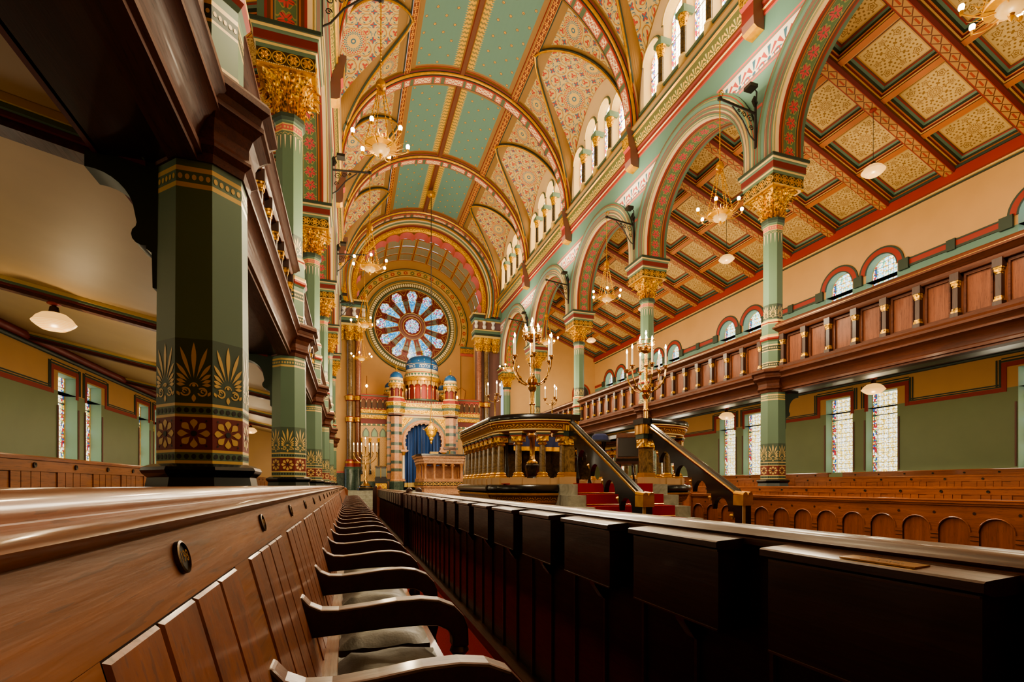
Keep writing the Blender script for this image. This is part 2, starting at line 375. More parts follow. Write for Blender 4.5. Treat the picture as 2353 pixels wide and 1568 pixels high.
# ------------------------------------------------------------------ mesh builder
class MB:
    def __init__(s): s.v = []; s.f = []; s.m = []; s.uv = []; s.T = None
    def P(s, p):
        s.v.append(s.T(*p) if s.T else tuple(p)); return len(s.v) - 1
    def face(s, pts, m, uv=None):
        s.f.append([s.P(p) for p in pts]); s.m.append(m)
        s.uv.append(uv if uv else [(0, 0)] * len(pts))
    def box(s, x0, x1, y0, y1, z0, z1, m):
        p = [(x0, y0, z0), (x1, y0, z0), (x1, y1, z0), (x0, y1, z0), (x0, y0, z1), (x1, y0, z1), (x1, y1, z1), (x0, y1, z1)]
        i0 = len(s.v)
        for q in p: s.P(q)
        hx, hy, hz = (x1 - x0) / 2, (y1 - y0) / 2, (z1 - z0) / 2
        for q, a, b in (((0, 3, 2, 1), hx, hy), ((4, 5, 6, 7), hx, hy), ((0, 1, 5, 4), hx, hz), ((2, 3, 7, 6), hx, hz), ((1, 2, 6, 5), hy, hz), ((3, 0, 4, 7), hy, hz)):
            s.f.append([i0 + k for k in q]); s.m.append(m); s.uv.append([(-a, -b), (a, -b), (a, b), (-a, b)])
    def lathe(s, cx, cy, prof, n=16, m='gold', rot=0.0, ap=False, mats=None, cap=True, rf=None, sx=1, sy=1):
        k = 1 / cos(pi / n) if ap else 1
        rings = []
        for (r, z) in prof:
            ring = []
            for i in range(n):
                a = rot + 2 * pi * i / n; rr = rf(r, z, a) if rf else r * k
                ring.append(s.P((cx + rr * cos(a) * sx, cy + rr * sin(a) * sy, z)))
            rings.append(ring)
        for j in range(len(prof) - 1):
            mm = mats[j] if mats else m; r = max(prof[j][0], prof[j + 1][0]); dz = abs(prof[j + 1][1] - prof[j][1]); w = 2 * pi * r / n if not ap else 2 * r * math.tan(pi / n)
            for i in range(n):
                i2 = (i + 1) % n
                s.f.append([rings[j][i], rings[j][i2], rings[j + 1][i2], rings[j + 1][i]]); s.m.append(mm)
                if ap and n <= 8: u0, u1 = -w / 2, w / 2
                else: u0, u1 = i * w, (i + 1) * w
                if ap and n == 4: va, vb = -dz / 2, dz / 2
                else: va, vb = -1, 1
                s.uv.append([(u0, va), (u1, va), (u1, vb), (u0, vb)])
        if cap:
            mm0, mm1 = (mats[0], mats[-1]) if mats else (m, m)
            if prof[0][0] > 1e-4: s.f.append(rings[0][::-1]); s.m.append(mm0); s.uv.append([(0, 0)] * n)
            if prof[-1][0] > 1e-4: s.f.append(rings[-1][:]); s.m.append(mm1); s.uv.append([(0, 0)] * n)
    def tube(s, pts, r, n=8, m='gold', rs=None, closed=False):
        rings = []; N = len(pts)
        for i, p in enumerate(pts):
            a = pts[i - 1] if (i > 0 or closed) else pts[i]; b = pts[(i + 1) % N] if (i < N - 1 or closed) else pts[i]
            t = [b[k] - a[k] for k in range(3)]; L = sqrt(sum(q * q for q in t)) or 1; t = [q / L for q in t]
            up = (0, 0, 1) if abs(t[2]) < 0.9 else (1, 0, 0)
            x = [t[1] * up[2] - t[2] * up[1], t[2] * up[0] - t[0] * up[2], t[0] * up[1] - t[1] * up[0]]
            L = sqrt(sum(q * q for q in x)) or 1; x = [q / L for q in x]
            y = [x[1] * t[2] - x[2] * t[1], x[2] * t[0] - x[0] * t[2], x[0] * t[1] - x[1] * t[0]]
            rr = rs[i] if rs else r
            rings.append([s.P(tuple(p[k] + rr * (cos(2 * pi * j / n) * x[k] + sin(2 * pi * j / n) * y[k]) for k in range(3))) for j in range(n)])
        for i in range(N if closed else N - 1):
            A, B = rings[i], rings[(i + 1) % N]
            for j in range(n):
                j2 = (j + 1) % n; s.f.append([A[j], A[j2], B[j2], B[j]]); s.m.append(m); s.uv.append([(0, 0)] * 4)
        if not closed:
            for q in (rings[0][::-1], rings[-1]): s.f.append(list(q)); s.m.append(m); s.uv.append([(0, 0)] * n)
    def sweep(s, path, prof, mats, close=False):
        """path: list of frames (origin, ex, ey) ; prof: 2D points (a,b)-> origin + a*ex + b*ey ; uv metres along / -1..1 across"""
        L = 0; rows = []; us = []; prev = None
        for (o, ex, ey) in path:
            c = tuple(o[k] + prof[0][0] * ex[k] + prof[0][1] * ey[k] for k in range(3))
            if prev: L += sqrt(sum((c[k] - prev[k]) ** 2 for k in range(3)))
            prev = c; us.append(L)
            rows.append([s.P(tuple(o[k] + a * ex[k] + b * ey[k] for k in range(3))) for (a, b) in prof])
        for i in range(len(rows) - 1):
            for j in range(len(prof) - 1):
                if mats[j] is None: continue
                s.f.append([rows[i][j], rows[i + 1][j], rows[i + 1][j + 1], rows[i][j + 1]]); s.m.append(mats[j])
                s.uv.append([(us[i], -1), (us[i + 1], -1), (us[i + 1], 1), (us[i], 1)])
        if close:
            for row in (rows[0], rows[-1]): s.f.append(list(row)); s.m.append(mats[0]); s.uv.append([(0, 0)] * len(row))
    def extrude(s, prof, axis, a, b, m, mats=None, cap=True):
        """closed 2D polygon extruded along an axis: axis 'y' -> (x,z), 'x' -> (y,z), 'z' -> (x,y)"""
        def pt(p, t):
            return {'y': (p[0], t, p[1]), 'x': (t, p[0], p[1]), 'z': (p[0], p[1], t)}[axis]
        A = [s.P(pt(p, a)) for p in prof]; B = [s.P(pt(p, b)) for p in prof]; n = len(prof); L = abs(b - a)
        for i in range(n):
            j = (i + 1) % n; s.f.append([A[i], A[j], B[j], B[i]]); s.m.append(mats[i] if mats else m); s.uv.append([(0, -1), (0, 1), (L, 1), (L, -1)])
        if cap:
            s.f.append(A[::-1]); s.m.append(m); s.uv.append([(0, 0)] * n); s.f.append(B); s.m.append(m); s.uv.append([(0, 0)] * n)
    def build(s, name, parent=None, smooth=False, **props):
        if smooth:      # weld shared corners so the shading runs across faces
            key = {}; mp = []; nv = []
            for p in s.v:
                k_ = (round(p[0], 5), round(p[1], 5), round(p[2], 5))
                if k_ not in key: key[k_] = len(nv); nv.append(p)
                mp.append(key[k_])
            nf, nm, nu = [], [], []
            for f_, m_, u_ in zip(s.f, s.m, s.uv):
                g_ = [mp[i] for i in f_]
                if len(set(g_)) == len(g_): nf.append(g_); nm.append(m_); nu.append(u_)
                else:
                    h_, w_ = [], []
                    for i, u in zip(g_, u_):
                        if i not in h_: h_.append(i); w_.append(u)
                    if len(h_) > 2: nf.append(h_); nm.append(m_); nu.append(w_)
            s.v, s.f, s.m, s.uv = nv, nf, nm, nu
        me = bpy.data.meshes.new(name); me.from_pydata(s.v, [], s.f)
        names = []
        for m in s.m:
            if m not in names: names.append(m)
        for m in names: me.materials.append(MATS[m])
        me.polygons.foreach_set('material_index', [names.index(m) for m in s.m])
        assert len(me.polygons) == len(s.f)
        uvl = me.uv_layers.new(name='UVMap'); flat = []
        for u in s.uv:
            for q in u: flat += [float(q[0]), float(q[1])]
        uvl.data.foreach_set('uv', flat)
        if smooth:
            me.polygons.foreach_set('use_smooth', [True] * len(me.polygons))
            try: me.set_sharp_from_angle(angle=R(38))
            except Exception: pass
        me.update()
        o = bpy.data.objects.new(name, me); COL.objects.link(o)
        if parent: o.parent = parent
        for k, v in props.items(): o[k] = v
        return o

def tag(o, label=None, cat=None, group=None, kind=None):
    if label: o['label'] = label
    if cat: o['category'] = cat
    if group: o['group'] = group
    if kind: o['kind'] = kind
    return o
def empty(name, loc=(0, 0, 0), rz=0.0):
    o = bpy.data.objects.new(name, None); COL.objects.link(o); o.location = loc; o.rotation_euler = (0, 0, rz); o.empty_display_size = 0.2
    return o
KIDS = {}
def kids(o): return [c for c in bpy.data.objects if c.parent == o]
def copy_tree(o, parent=None):
    c = o.copy(); COL.objects.link(c); c.parent = parent
    for ch in kids(o): copy_tree(ch, c)
    return c
def side(sgn): return lambda xi, y, z: (CX + sgn * xi, y, z)
def text_mesh(mb, txt, size, place, m, depth=0.0):
    """place(x,y)-> 3D point; glyph triangles from Blender's own font"""
    cu = bpy.data.curves.new('t', 'FONT'); cu.body = txt; cu.size = size; cu.align_x = 'CENTER'; cu.align_y = 'CENTER'; cu.resolution_u = 3
    o = bpy.data.objects.new('t', cu); COL.objects.link(o)
    dg = bpy.context.evaluated_depsgraph_get(); me = o.evaluated_get(dg).to_mesh()
    for p in me.polygons:
        mb.face([place(me.vertices[i].co.x, me.vertices[i].co.y) for i in p.vertices], m)
    o.evaluated_get(dg).to_mesh_clear(); bpy.data.objects.remove(o); bpy.data.curves.remove(cu)
ORD = ['nearest', 'second', 'third', 'fourth', 'fifth', 'sixth', 'seventh', 'eighth', 'ninth', 'tenth', 'eleventh', 'twelfth', 'thirteenth', 'fourteenth', 'fifteenth', 'sixteenth',
       'seventeenth', 'eighteenth', 'nineteenth', 'twentieth', 'twenty-first', 'twenty-second', 'twenty-third', 'twenty-fourth', 'twenty-fifth', 'twenty-sixth', 'twenty-seventh', 'twenty-eighth', 'twenty-ninth', 'thirtieth', 'thirty-first', 'thirty-second', 'thirty-third']

# ------------------------------------------------------------------ camera
cam = bpy.data.cameras.new('camera'); co = bpy.data.objects.new('camera', cam); COL.objects.link(co)
cam.sensor_width = 36; cam.lens = 1147 / 2353 * 36; cam.shift_y = (1116 - 784) / 2353; cam.clip_start = 0.01; cam.clip_end = 200
co.location = (0, 0, H); co.rotation_euler = (R(90), 0, -R(18.0)); S.camera = co

# ------------------------------------------------------------------ floor and shell
mb = MB(); mb.box(CX - 11, CX + 11, -3.2, 35, -0.1, 0, 'floor'); mb.build('floor', kind='structure')

def openings_wall(mb, xi, y0, y1, zb, zt, ops, m, depth=0.4, mrev='teal_lt', zsplit=None):
    """wall in plane xi with window holes. zb, zt functions of y. ops: (yc, hw, z0, zs, arched)"""
    ys = {round(y0, 4), round(y1, 4)}
    n = max(2, int((y1 - y0) / 0.35))
    for i in range(n + 1): ys.add(round(y0 + (y1 - y0) * i / n, 4))
    for (yc, hw, z0, zs, arch) in ops:
        for i in range(13): ys.add(round(yc - hw * cos(pi * i / 12), 4))
    ys = sorted(ys)
    def top(o, y):
        yc, hw, z0, zs, arch = o
        return zs + (sqrt(max(0, hw * hw - (y - yc) ** 2)) if arch else 0)
    for a, b in zip(ys[:-1], ys[1:]):
        mid = (a + b) / 2; o = [q for q in ops if abs(mid - q[0]) < q[1]]
        o.sort(key=lambda q: q[2])
        lo = [zb(a), zb(b)]
        for q in o:
            mb.face([(xi, a, lo[0]), (xi, b, lo[1]), (xi, b, q[2]), (xi, a, q[2])], m); lo = [top(q, a), top(q, b)]
            mb.face([(xi, a, lo[0]), (xi, b, lo[1]), (xi + depth, b, lo[1]), (xi + depth, a, lo[0])], mrev)
            mb.face([(xi, a, q[2]), (xi, b, q[2]), (xi + depth, b, q[2]), (xi + depth, a, q[2])], mrev)
        mb.face([(xi, a, lo[0]), (xi, b, lo[1]), (xi, b, zt(b)), (xi, a, zt(a))], m)
    for q in ops:
        for sg in (-1, 1):
            y = q[0] + sg * q[1]; mb.face([(xi, y, q[2]), (xi + depth, y, q[2]), (xi + depth, y, q[3]), (xi, y, q[3])], mrev)
def glass_pane(mb, xi, q, m, inset=0.0):
    yc, hw, z0, zs, arch = q; pts = [(xi, yc - hw, z0), (xi, yc + hw, z0), (xi, yc + hw, zs)]; uv = [(-hw, 0), (hw, 0), (hw, zs - z0)]
    if arch:
        for i in range(1, 12):
            a = pi * i / 12; pts.append((xi, yc + hw * cos(a), zs + hw * sin(a))); uv.append((hw * cos(a), zs - z0 + hw * sin(a)))
    pts.append((xi, yc - hw, zs)); uv.append((-hw, zs - z0)); mb.face(pts, m, uv)
WN = [0]
def window(T, xi, q, m, frame='lightgold'):
    WN[0] += 1; mb = MB(); mb.T = T; glass_pane(mb, xi, q, m)
    o = mb.build('window_%d' % WN[0], kind='structure')
    yc, hw, z0, zs, arch = q; f = MB(); f.T = T
    pts = [(yc - hw, z0), (yc - hw, zs)] + ([(yc - hw * cos(pi * i / 12), zs + hw * sin(pi * i / 12)) for i in range(1, 12)] if arch else []) + [(yc + hw, zs), (yc + hw, z0)]
    f.tube([(xi - 0.02, y, z) for y, z in pts], 0.018, 4, frame, closed=True); f.tube([(xi - 0.015, yc - hw, z0 + (zs - z0) * 0.72), (xi - 0.015, yc + hw, z0 + (zs - z0) * 0.72)], 0.012, 4, 'iron')
    f.build('window_frame', o)

XO = 10.72   # outer wall offset from the nave centre
for sgn, nm in ((1, 'right'), (-1, 'left')):
    T = side(sgn)
    lo, up = [], []
    for k in range(-1, 6):
        yc = YA + BAY * (k + 0.5)
        if yc > YE: continue
        for d in (-0.66, 0.66):
            if yc + d < -1: continue
            lo.append((yc + d, 0.45, 1.56, 3.90, False)); up.append((yc + d, 0.45, 5.2, 7.42, True))
    mb = MB(); mb.T = T
    openings_wall(mb, XO, -3, YE, lambda y: 0.0, lambda y: 3.45, [(a, b, c, 3.45, False) for a, b, c, d, e in lo], 'wallgreen', 0.3)
    openings_wall(mb, XO, -3, YE, lambda y: 3.45, lambda y: 4.6, [(a, b, 3.45, d, e) for a, b, c, d, e in lo], 'beige', 0.3)
    openings_wall(mb, XO, -3, YE, lambda y: 4.6, lambda y: 7.2, [(a, b, c, 7.2, False) for a, b, c, d, e in up], 'teal', 0.3)
    openings_wall(mb, XO, -3, YE, lambda y: 7.2, lambda y: 9.35, [(a, b, 7.2, d, e) for a, b, c, d, e in up], 'beige', 0.3)
    mb.build('wall_' + nm, kind='structure')
    for q in lo: window(T, XO + 0.29, q, 'glass_low')
    for q in up: window(T, XO + 0.29, q, 'glass_up')
    # stepped red and green stripe round the lower windows
    tr = MB(); tr.T = T
    def strip(y0, y1, z0, z1, m, o=0.012): tr.box(XO - o, XO + 0.01, y0, y1, z0, z1, m)
    prev = -3
    for k in range(-1, 5):
        yc = YA + BAY * (k + 0.5); a, b = yc - 1.42, yc + 1.42; c, d = yc - 0.17, yc + 0.17
        if a > -2:
            for z0, z1, m in ((3.36, 3.46, 'red'), (3.47, 3.50, 'green_dark'), (3.52, 3.55, 'green_dark')): strip(prev, a, z0, z1, m)
        for z0, z1, m in ((3.94, 4.05, 'red'), (4.06, 4.10, 'green_dark'), (4.13, 4.16, 'green_dark')):
            strip(a, c - 0.02, z0, z1, m); strip(d + 0.02, b, z0, z1, m)
        for (u, s_) in ((a, 1), (b, -1), (c, -1), (d, 1)):
            for o0, o1, m in ((0, 0.10, 'red'), (-0.05, -0.01, 'green_dark'), (-0.11, -0.08, 'green_dark')):
                p, q = u + s_ * o0, u + s_ * o1; strip(min(p, q), max(p, q), 3.36 if m == 'red' else 3.47, 4.05 if m == 'red' else 4.13, m, 0.014)
        for (u) in (yc - 1.15, yc + 1.15, yc - .17, yc + .17): tr.tube([(XO - 0.01, u, 1.6), (XO - 0.01, u, 3.1)], 0.022, 6, 'greyplum')
        prev = b
    for z0, z1, m in ((3.36, 3.46, 'red'), (3.47, 3.50, 'green_dark')): strip(prev, YE, z0, z1, m)
    tr.build('trim_1', kind='structure')
    # upper string course and arch hoods
    tr = MB(); tr.T = T; prev = -3
    for k in range(-1, 5):
        yc = YA + BAY * (k + 0.5)
        for d in (-0.66, 0.66):
            y = yc + d
            for r0, r1, m in ((0.47, 0.60, 'red'), (0.60, 0.65, 'green_dark'), (0.44, 0.47, 'green_dark')):
                path = [((XO, y - cos(pi * i / 20), 7.42 + sin(pi * i / 20)), (0, -cos(pi * i / 20), sin(pi * i / 20)), (-1, 0, 0)) for i in range(21)]
                path = [((XO, y, 7.42), e, f) for o, e, f in path]
                tr.sweep(path, [(r0, 0), (r0, 0.03), (r1, 0.03), (r1, 0)], [m] * 3)
        segs = [(prev, yc - 1.26), (yc - 0.12, yc + 0.12)]; prev = yc + 1.26
        for a, b in segs:
            if b > -2.5:
                for z0, z1, m, o in ((7.26, 7.40, 'red', 0.02), (7.40, 7.44, 'green_dark', 0.03), (7.20, 7.26, 'green_dark', 0.03)): tr.box(XO - o, XO, a, b, z0, z1, m)
        for y in (yc - 1.31, yc + 1.31, yc): tr.box(XO - 0.08, XO + 0.02, y - 0.13, y + 0.13, 7.16, 7.46, 'green_dark')
        tr.box(XO - 0.06, XO, YA + BAY * k - 0.1, YA + BAY * k + 0.1, 7.18, 7.46, 'green_dark')
    tr.box(XO - 0.02, XO, prev, YE, 7.26, 7.40, 'red')
    # wall head stripes
    for z0, z1, m, o in ((8.80, 8.84, 'green_dark', 0.03), (8.86, 8.90, 'lightgold', 0.04), (8.90, 9.16, 'red', 0.12), (9.16, 9.22, 'green_dark', 0.16)):
        tr.box(XO - o, XO + 0.02, -3, YE, z0, z1, m)
    tr.build('trim_2', kind='structure')
    # end wall of the aisle
    mb = MB(); mb.T = T
    mb.face([(5.1, YE, 0), (XO, YE, 0), (XO, YE, 9.3), (5.1, YE, 11.5)], 'beige')
    mb.face([(5.1, YE - 0.01, 4.4), (5.9, YE - 0.01, 4.4), (5.9, YE - .01, 4.41), (5.1, YE - .01, 4.41)], 'beige')
    mb.build('wall_end_' + nm, kind='structure')
    d = MB(); d.T = T      # arched door at the gallery end
    def archpoly(yc, hw, z0, zs, y, m):
        pts = [(yc - hw, y, z0), (yc + hw, y, z0)] + [(yc + hw * cos(pi * i / 14), y, zs + hw * sin(pi * i / 14)) for i in range(15)]
        d.face(pts, m)
    archpoly(9.75, 0.62, 4.4, 6.9, YE - 0.03, 'red'); archpoly(9.75, 0.50, 4.4, 6.9, YE - 0.045, 'green'); archpoly(9.75, 0.44, 4.4, 6.9, YE - 0.06, 'wood_galdk')
    d.tube([(9.75, YE - 0.07, 4.4), (9.75, YE - 0.07, 7.3)], 0.015, 4, 'black')
    d.build('door_1' if sgn > 0 else 'door_2', kind='structure')

# wall behind the camera
mb = MB(); mb.face([(CX - XO - .5, -3, 0), (CX + XO + .5, -3, 0), (CX + XO + .5, -3, 17), (CX - XO - .5, -3, 17)], 'beige'); mb.build('wall_back', kind='structure')

# ------------------------------------------------------------------ lean-to aisle ceilings with coffers
XI_A, XI_B = 5.3, 10.72; ZA, ZB = 11.30, 9.15
SL = sqrt((XI_B - XI_A) ** 2 + (ZA - ZB) ** 2); ux, uz = (XI_B - XI_A) / SL, (ZB - ZA) / SL; nx, nz = -uz, ux
def nested(mb, cx, cy, hx, hy, steps, loc, panel):
    """steps: (inset, height, material of the ring to the next)"""
    prev = (hx, hy, 0.0)
    for (ins, h, m) in steps:
        a = prev; b = (hx - ins, hy - ins, h)
        for i in range(4):
            c0 = [(-1, -1), (1, -1), (1, 1), (-1, 1)][i]; c1 = [(1, -1), (1, 1), (-1, 1), (-1, -1)][i]
            mb.face([loc(cx + c0[0] * a[0], cy + c0[1] * a[1], a[2]), loc(cx + c1[0] * a[0], cy + c1[1] * a[1], a[2]),
                     loc(cx + c1[0] * b[0], cy + c1[1] * b[1], b[2]), loc(cx + c0[0] * b[0], cy + c0[1] * b[1], b[2])], m)
        prev = b
    hx2, hy2, h = prev
    mb.face([loc(cx - hx2, cy - hy2, h), loc(cx + hx2, cy - hy2, h), loc(cx + hx2, cy + hy2, h), loc(cx - hx2, cy + hy2, h)], panel, [(-1, -1), (1, -1), (1, 1), (-1, 1)])
for sgn, nm in ((1, 'right'), (-1, 'left')):
    mb = MB(); mb.T = side(sgn); loc = lambda s, y, h: (XI_A + ux * s + nx * h, y, ZA + uz * s + nz * h)
    py = BAY / 3; ps = SL / 4; wt, wl = 0.17, 0.07
    nb = 19; y00 = YA - BAY
    for i in range(nb):
        y = y00 + py * i
        if y > YE + 0.3: break
        for z, w, m in ((-0.10, wt - 0.05, 'beamchain'),):
            mb.face([loc(0, y - w, z), loc(SL, y - w, z), loc(SL, y + w, z), loc(0, y + w, z)], m, [(0, -1), (SL, -1), (SL, 1), (0, 1)])
        for sy in (-1, 1):
            mb.face([loc(0, y + sy * (wt - 0.05), -0.10), loc(SL, y + sy * (wt - 0.05), -0.10), loc(SL, y + sy * wt, -0.04), loc(0, y + sy * wt, -0.04)], 'maroon')
            mb.face([loc(0, y + sy * wt, -0.04), loc(SL, y + sy * wt, -0.04), loc(SL, y + sy * wt, 0.0), loc(0, y + sy * wt, 0.0)], 'brown')
        if y + py > YE + 0.4: continue
        for j in range(5):
            s = ps * j
            if 0 < j < 4: mb.face([loc(s - wl, y + wt, 0), loc(s + wl, y + wt, 0), loc(s + wl, y + py - wt, 0), loc(s - wl, y + py - wt, 0)], 'orange')
        for j in range(4):
            nested(mb, ps * (j + 0.5), y + py / 2, ps / 2 - wl, py / 2 - wt,
                   [(0.0, 0.03, 'brown'), (0.03, 0.035, 'ochre'), (0.04, 0.09, 'maroon'), (0.065, 0.10, 'orange'), (0.08, 0.17, 'green_dark'), (0.12, 0.20, 'green'), (0.135, 0.22, 'red'), (0.16, 0.23, 'brown'), (0.185, 0.23, 'ochre')], loc, 'coffer')
    mb.build('ceiling_' + nm + '_aisle', kind='structure')

# ------------------------------------------------------------------ arcade walls
NF, AF = 4.5, 5.3          # nave face / aisle face offsets
ZSP, RIN, ZC = 8.1, 2.02, 8.47
def arch_path(yc, xi, r=1.0, n=28, y_axis=True):
    out = []
    out.append(((xi, yc, ZSP), (0, -1, 0), (-1, 0, 0)))
    for i in range(n + 1):
        a = pi * i / n; out.append(((xi, yc, ZC), (0, -cos(a), sin(a)), (-1, 0, 0)))
    out.append(((xi, yc, ZSP), (0, 1, 0), (-1, 0, 0)))
    return out
for sgn, nm in ((1, 'right'), (-1, 'left')):
    T = side(sgn); mb = MB(); mb.T = T
    for k in range(-1, 5):
        ya, yb = YA + BAY * k, YA + BAY * (k + 1); yc = (ya + yb) / 2
        ys = [ya] + [yc - RIN * cos(pi * i / 28) for i in range(29)] + [yb]
        def zt(y):
            q = RIN * RIN - (y - yc) ** 2
            return ZC + sqrt(q) if q > 1e-9 else ZSP
        for a, b in zip(ys[:-1], ys[1:]):
            if b - a < 1e-6: continue
            za = zt(a) if abs(a - yc) < RIN - 1e-6 else (ZSP if a < yc - RIN + 1e-6 and b <= yc - RIN + 1e-6 else ZC)
            zb = zt(b) if abs(b - yc) < RIN - 1e-6 else (ZSP if b > yc + RIN + 1e-3 or a >= yc + RIN - 1e-6 else ZC)
            if a < yc - RIN - 1e-6: za = zb = ZSP
            if a >= yc + RIN - 1e-6: za = zb = ZSP
            for xi in (NF, AF): mb.face([(xi, a, za), (xi, b, zb), (xi, b, 12.0), (xi, a, 12.0)], 'teal' if xi == NF else 'beige')
    mb.build('wall_arcade_' + nm, kind='structure')
    for k in range(-1, 5):
        if k < 0: continue
        yc = YA + BAY * (k + 0.5); A = MB(); A.T = T
        # nave mouldings: concentric rolls
        prof = [(2.46, 0.0), (2.46, 0.05), (2.42, 0.07), (2.40, 0.07), (2.36, 0.07), (2.335, 0.09), (2.31, 0.07), (2.25, 0.05), (2.23, 0.05), (2.20, 0.07), (2.17, 0.05), (2.14, 0.03), (2.11, 0.05), (2.08, 0.03), (2.05, 0.02), (2.02, -0.03), (2.0, -0.10)]
        ms = ['green_dark', 'green', 'red', 'green', 'lightgold', 'green', 'teal', 'greyplum', 'lightgold', 'greyplum', 'green', 'cream', 'greyplum', 'green', 'lightgold', 'cream']
        A.sweep(arch_path(yc, NF), prof, ms)
        prof = [(2.0, -0.10), (1.99, -0.14), (2.0, -0.19), (2.0, -0.22), (2.01, -0.24), (2.01, -0.56), (2.0, -0.58), (2.0, -0.61), (1.99, -0.66), (2.0, -0.70), (2.02, -0.80), (2.2, -0.83), (2.3, -0.82), (2.3, -0.79)]
        A.sweep(arch_path(yc, NF), prof, ['red', 'brown', 'orange', 'green_dark', 'soffitband', 'green_dark', 'orange', 'brown', 'red', 'green', 'red', 'orange', 'green'])
        o = A.build('arcade_arch', smooth=True)
        wh = ['behind the camera', 'nearest', 'second', 'third', 'fourth', 'fifth'][k + 1]
        tag(o, 'round painted arch of the %s arcade, %s in the row, leaf-patterned soffit' % (nm, wh), 'arch', 'painted arches of the nave arcades')
        # white anthemion frieze panel between arches, broken by the arch
    fz = MB(); fz.T = T
    for k in range(-1, 6):
        yk = YA + BAY * k
        def reach(z): return sqrt(max(0, 2.46 ** 2 - (z - ZC) ** 2))
        z0, z1 = 10.18, 10.62
        a0, a1 = yk - BAY / 2 + reach(z0) + 0.05, yk + BAY / 2 - reach(z0) - 0.05
        b0, b1 = yk - BAY / 2 + reach(z1) + 0.05, yk + BAY / 2 - reach(z1) - 0.05
        if k == 5: a1 = b1 = yk
        if k == -1: a0 = b0 = yk
        fz.face([(NF - 0.004, a0, z0), (NF - 0.004, a1, z0), (NF - 0.004, b1, z1), (NF - 0.004, b0, z1)], 'anthemion_white', [(a0, -1), (a1, -1), (b1, 1), (b0, 1)])
        for zz in (10.10, 10.66):
            q = yk - BAY / 2 + reach(zz) + 0.04, yk + BAY / 2 - reach(zz) - 0.04
            fz.box(NF - 0.006, NF, max(q[0], CY[0]), min(q[1], YE), zz, zz + 0.05, 'pink')
        q = yk - BAY / 2 + reach(9.4) + 0.06, yk + BAY / 2 - reach(9.4) - 0.06
        if q[1] - q[0] > 0.1: fz.box(NF - 0.005, NF, max(q[0], CY[0]), min(q[1], YE), 9.38, 9.44, 'pink')
    fz.build('trim_3', kind='structure')
    # cornice
    c = MB(); c.T = T
    prof = [(0.0, 11.25), (0.03, 11.27), (0.03, 11.36), (0.06, 11.38), (0.06, 11.46), (0.09, 11.50), (0.09, 11.56), (0.20, 11.86), (0.24, 11.88), (0.24, 11.93), (0.20, 11.96), (0.20, 12.02), (0.28, 12.05), (0.28, 12.10), (-0.2, 12.10)]
    ms = ['red', 'red', 'lightgold', 'maroon', 'maroon', 'brown', 'anthemion_gold', 'gold', 'green_dark', 'green_dark', 'green', 'tan', 'tan', 'tan']
    c.sweep([((NF, -3, 0), (-1, 0, 0), (0, 0, 1)), ((NF, YE + 1.4, 0), (-1, 0, 0), (0, 0, 1))], prof, ms)
    tag(c.build('cornice'), 'gilded palmette cornice running along the top of the %s nave wall' % nm, 'cornice')
    # corbels under the vault ribs
    for k in range(0, 5):
        y = CY[k + 1]; q = MB(); q.T = T
        pr = [(4.49, 10.95), (4.30, 10.97), (4.22, 11.02), (4.20, 11.20), (4.20, 11.50), (4.14, 11.55), (4.10, 11.90), (4.06, 12.0), (4.06, 12.13), (4.49, 12.13)]
        q.extrude(pr, 'y', y - 0.17, y + 0.17, 'greyplum', ['gold', 'gold', 'greyplum', 'maroon', 'red', 'goldrelief', 'green_dark', 'tan', 'tan', 'greyplum'])
        tag(q.build('corbel'), 'gold-tipped corbel under the %s vault rib on the %s nave wall' % (ORD[k], nm), 'corbel', 'corbels under the vault ribs')

# ------------------------------------------------------------------ nave vault
RV, ZV = 4.43, 12.08
AX = 2.12                                    # offset of the groin apex
H1 = sqrt(RV ** 2 - AX ** 2); H0 = 3.25; AH = 2.30
def Hc(x): return H1 + (H0 - H1) * (x - AX) / (RV - AX)
def yg(x):
    return AH * ((x - AX) / (RV - AX)) ** 0.72
mb = MB()
def bp(s, y, o=0.0):      # s = arc length from the crown (signed)
    a = s / RV; return (CX + (RV - o) * sin(a), y, ZV + (RV - o) * cos(a))
def strip_v(s0, s1, y0, y1, m, uvf, n=8, o0=0.0, o1=None):
    o1 = o0 if o1 is None else o1
    for i in range(n):
        a, b = s0 + (s1 - s0) * i / n, s0 + (s1 - s0) * (i + 1) / n
        p, q = o0 + (o1 - o0) * i / n, o0 + (o1 - o0) * (i + 1) / n
        mb.face([bp(a, y0, p), bp(a, y1, p), bp(b, y1, q), bp(b, y0, q)], m, [uvf(a, y0), uvf(a, y1), uvf(b, y1), uvf(b, y0)])
SR = RV * asin(AX / RV)
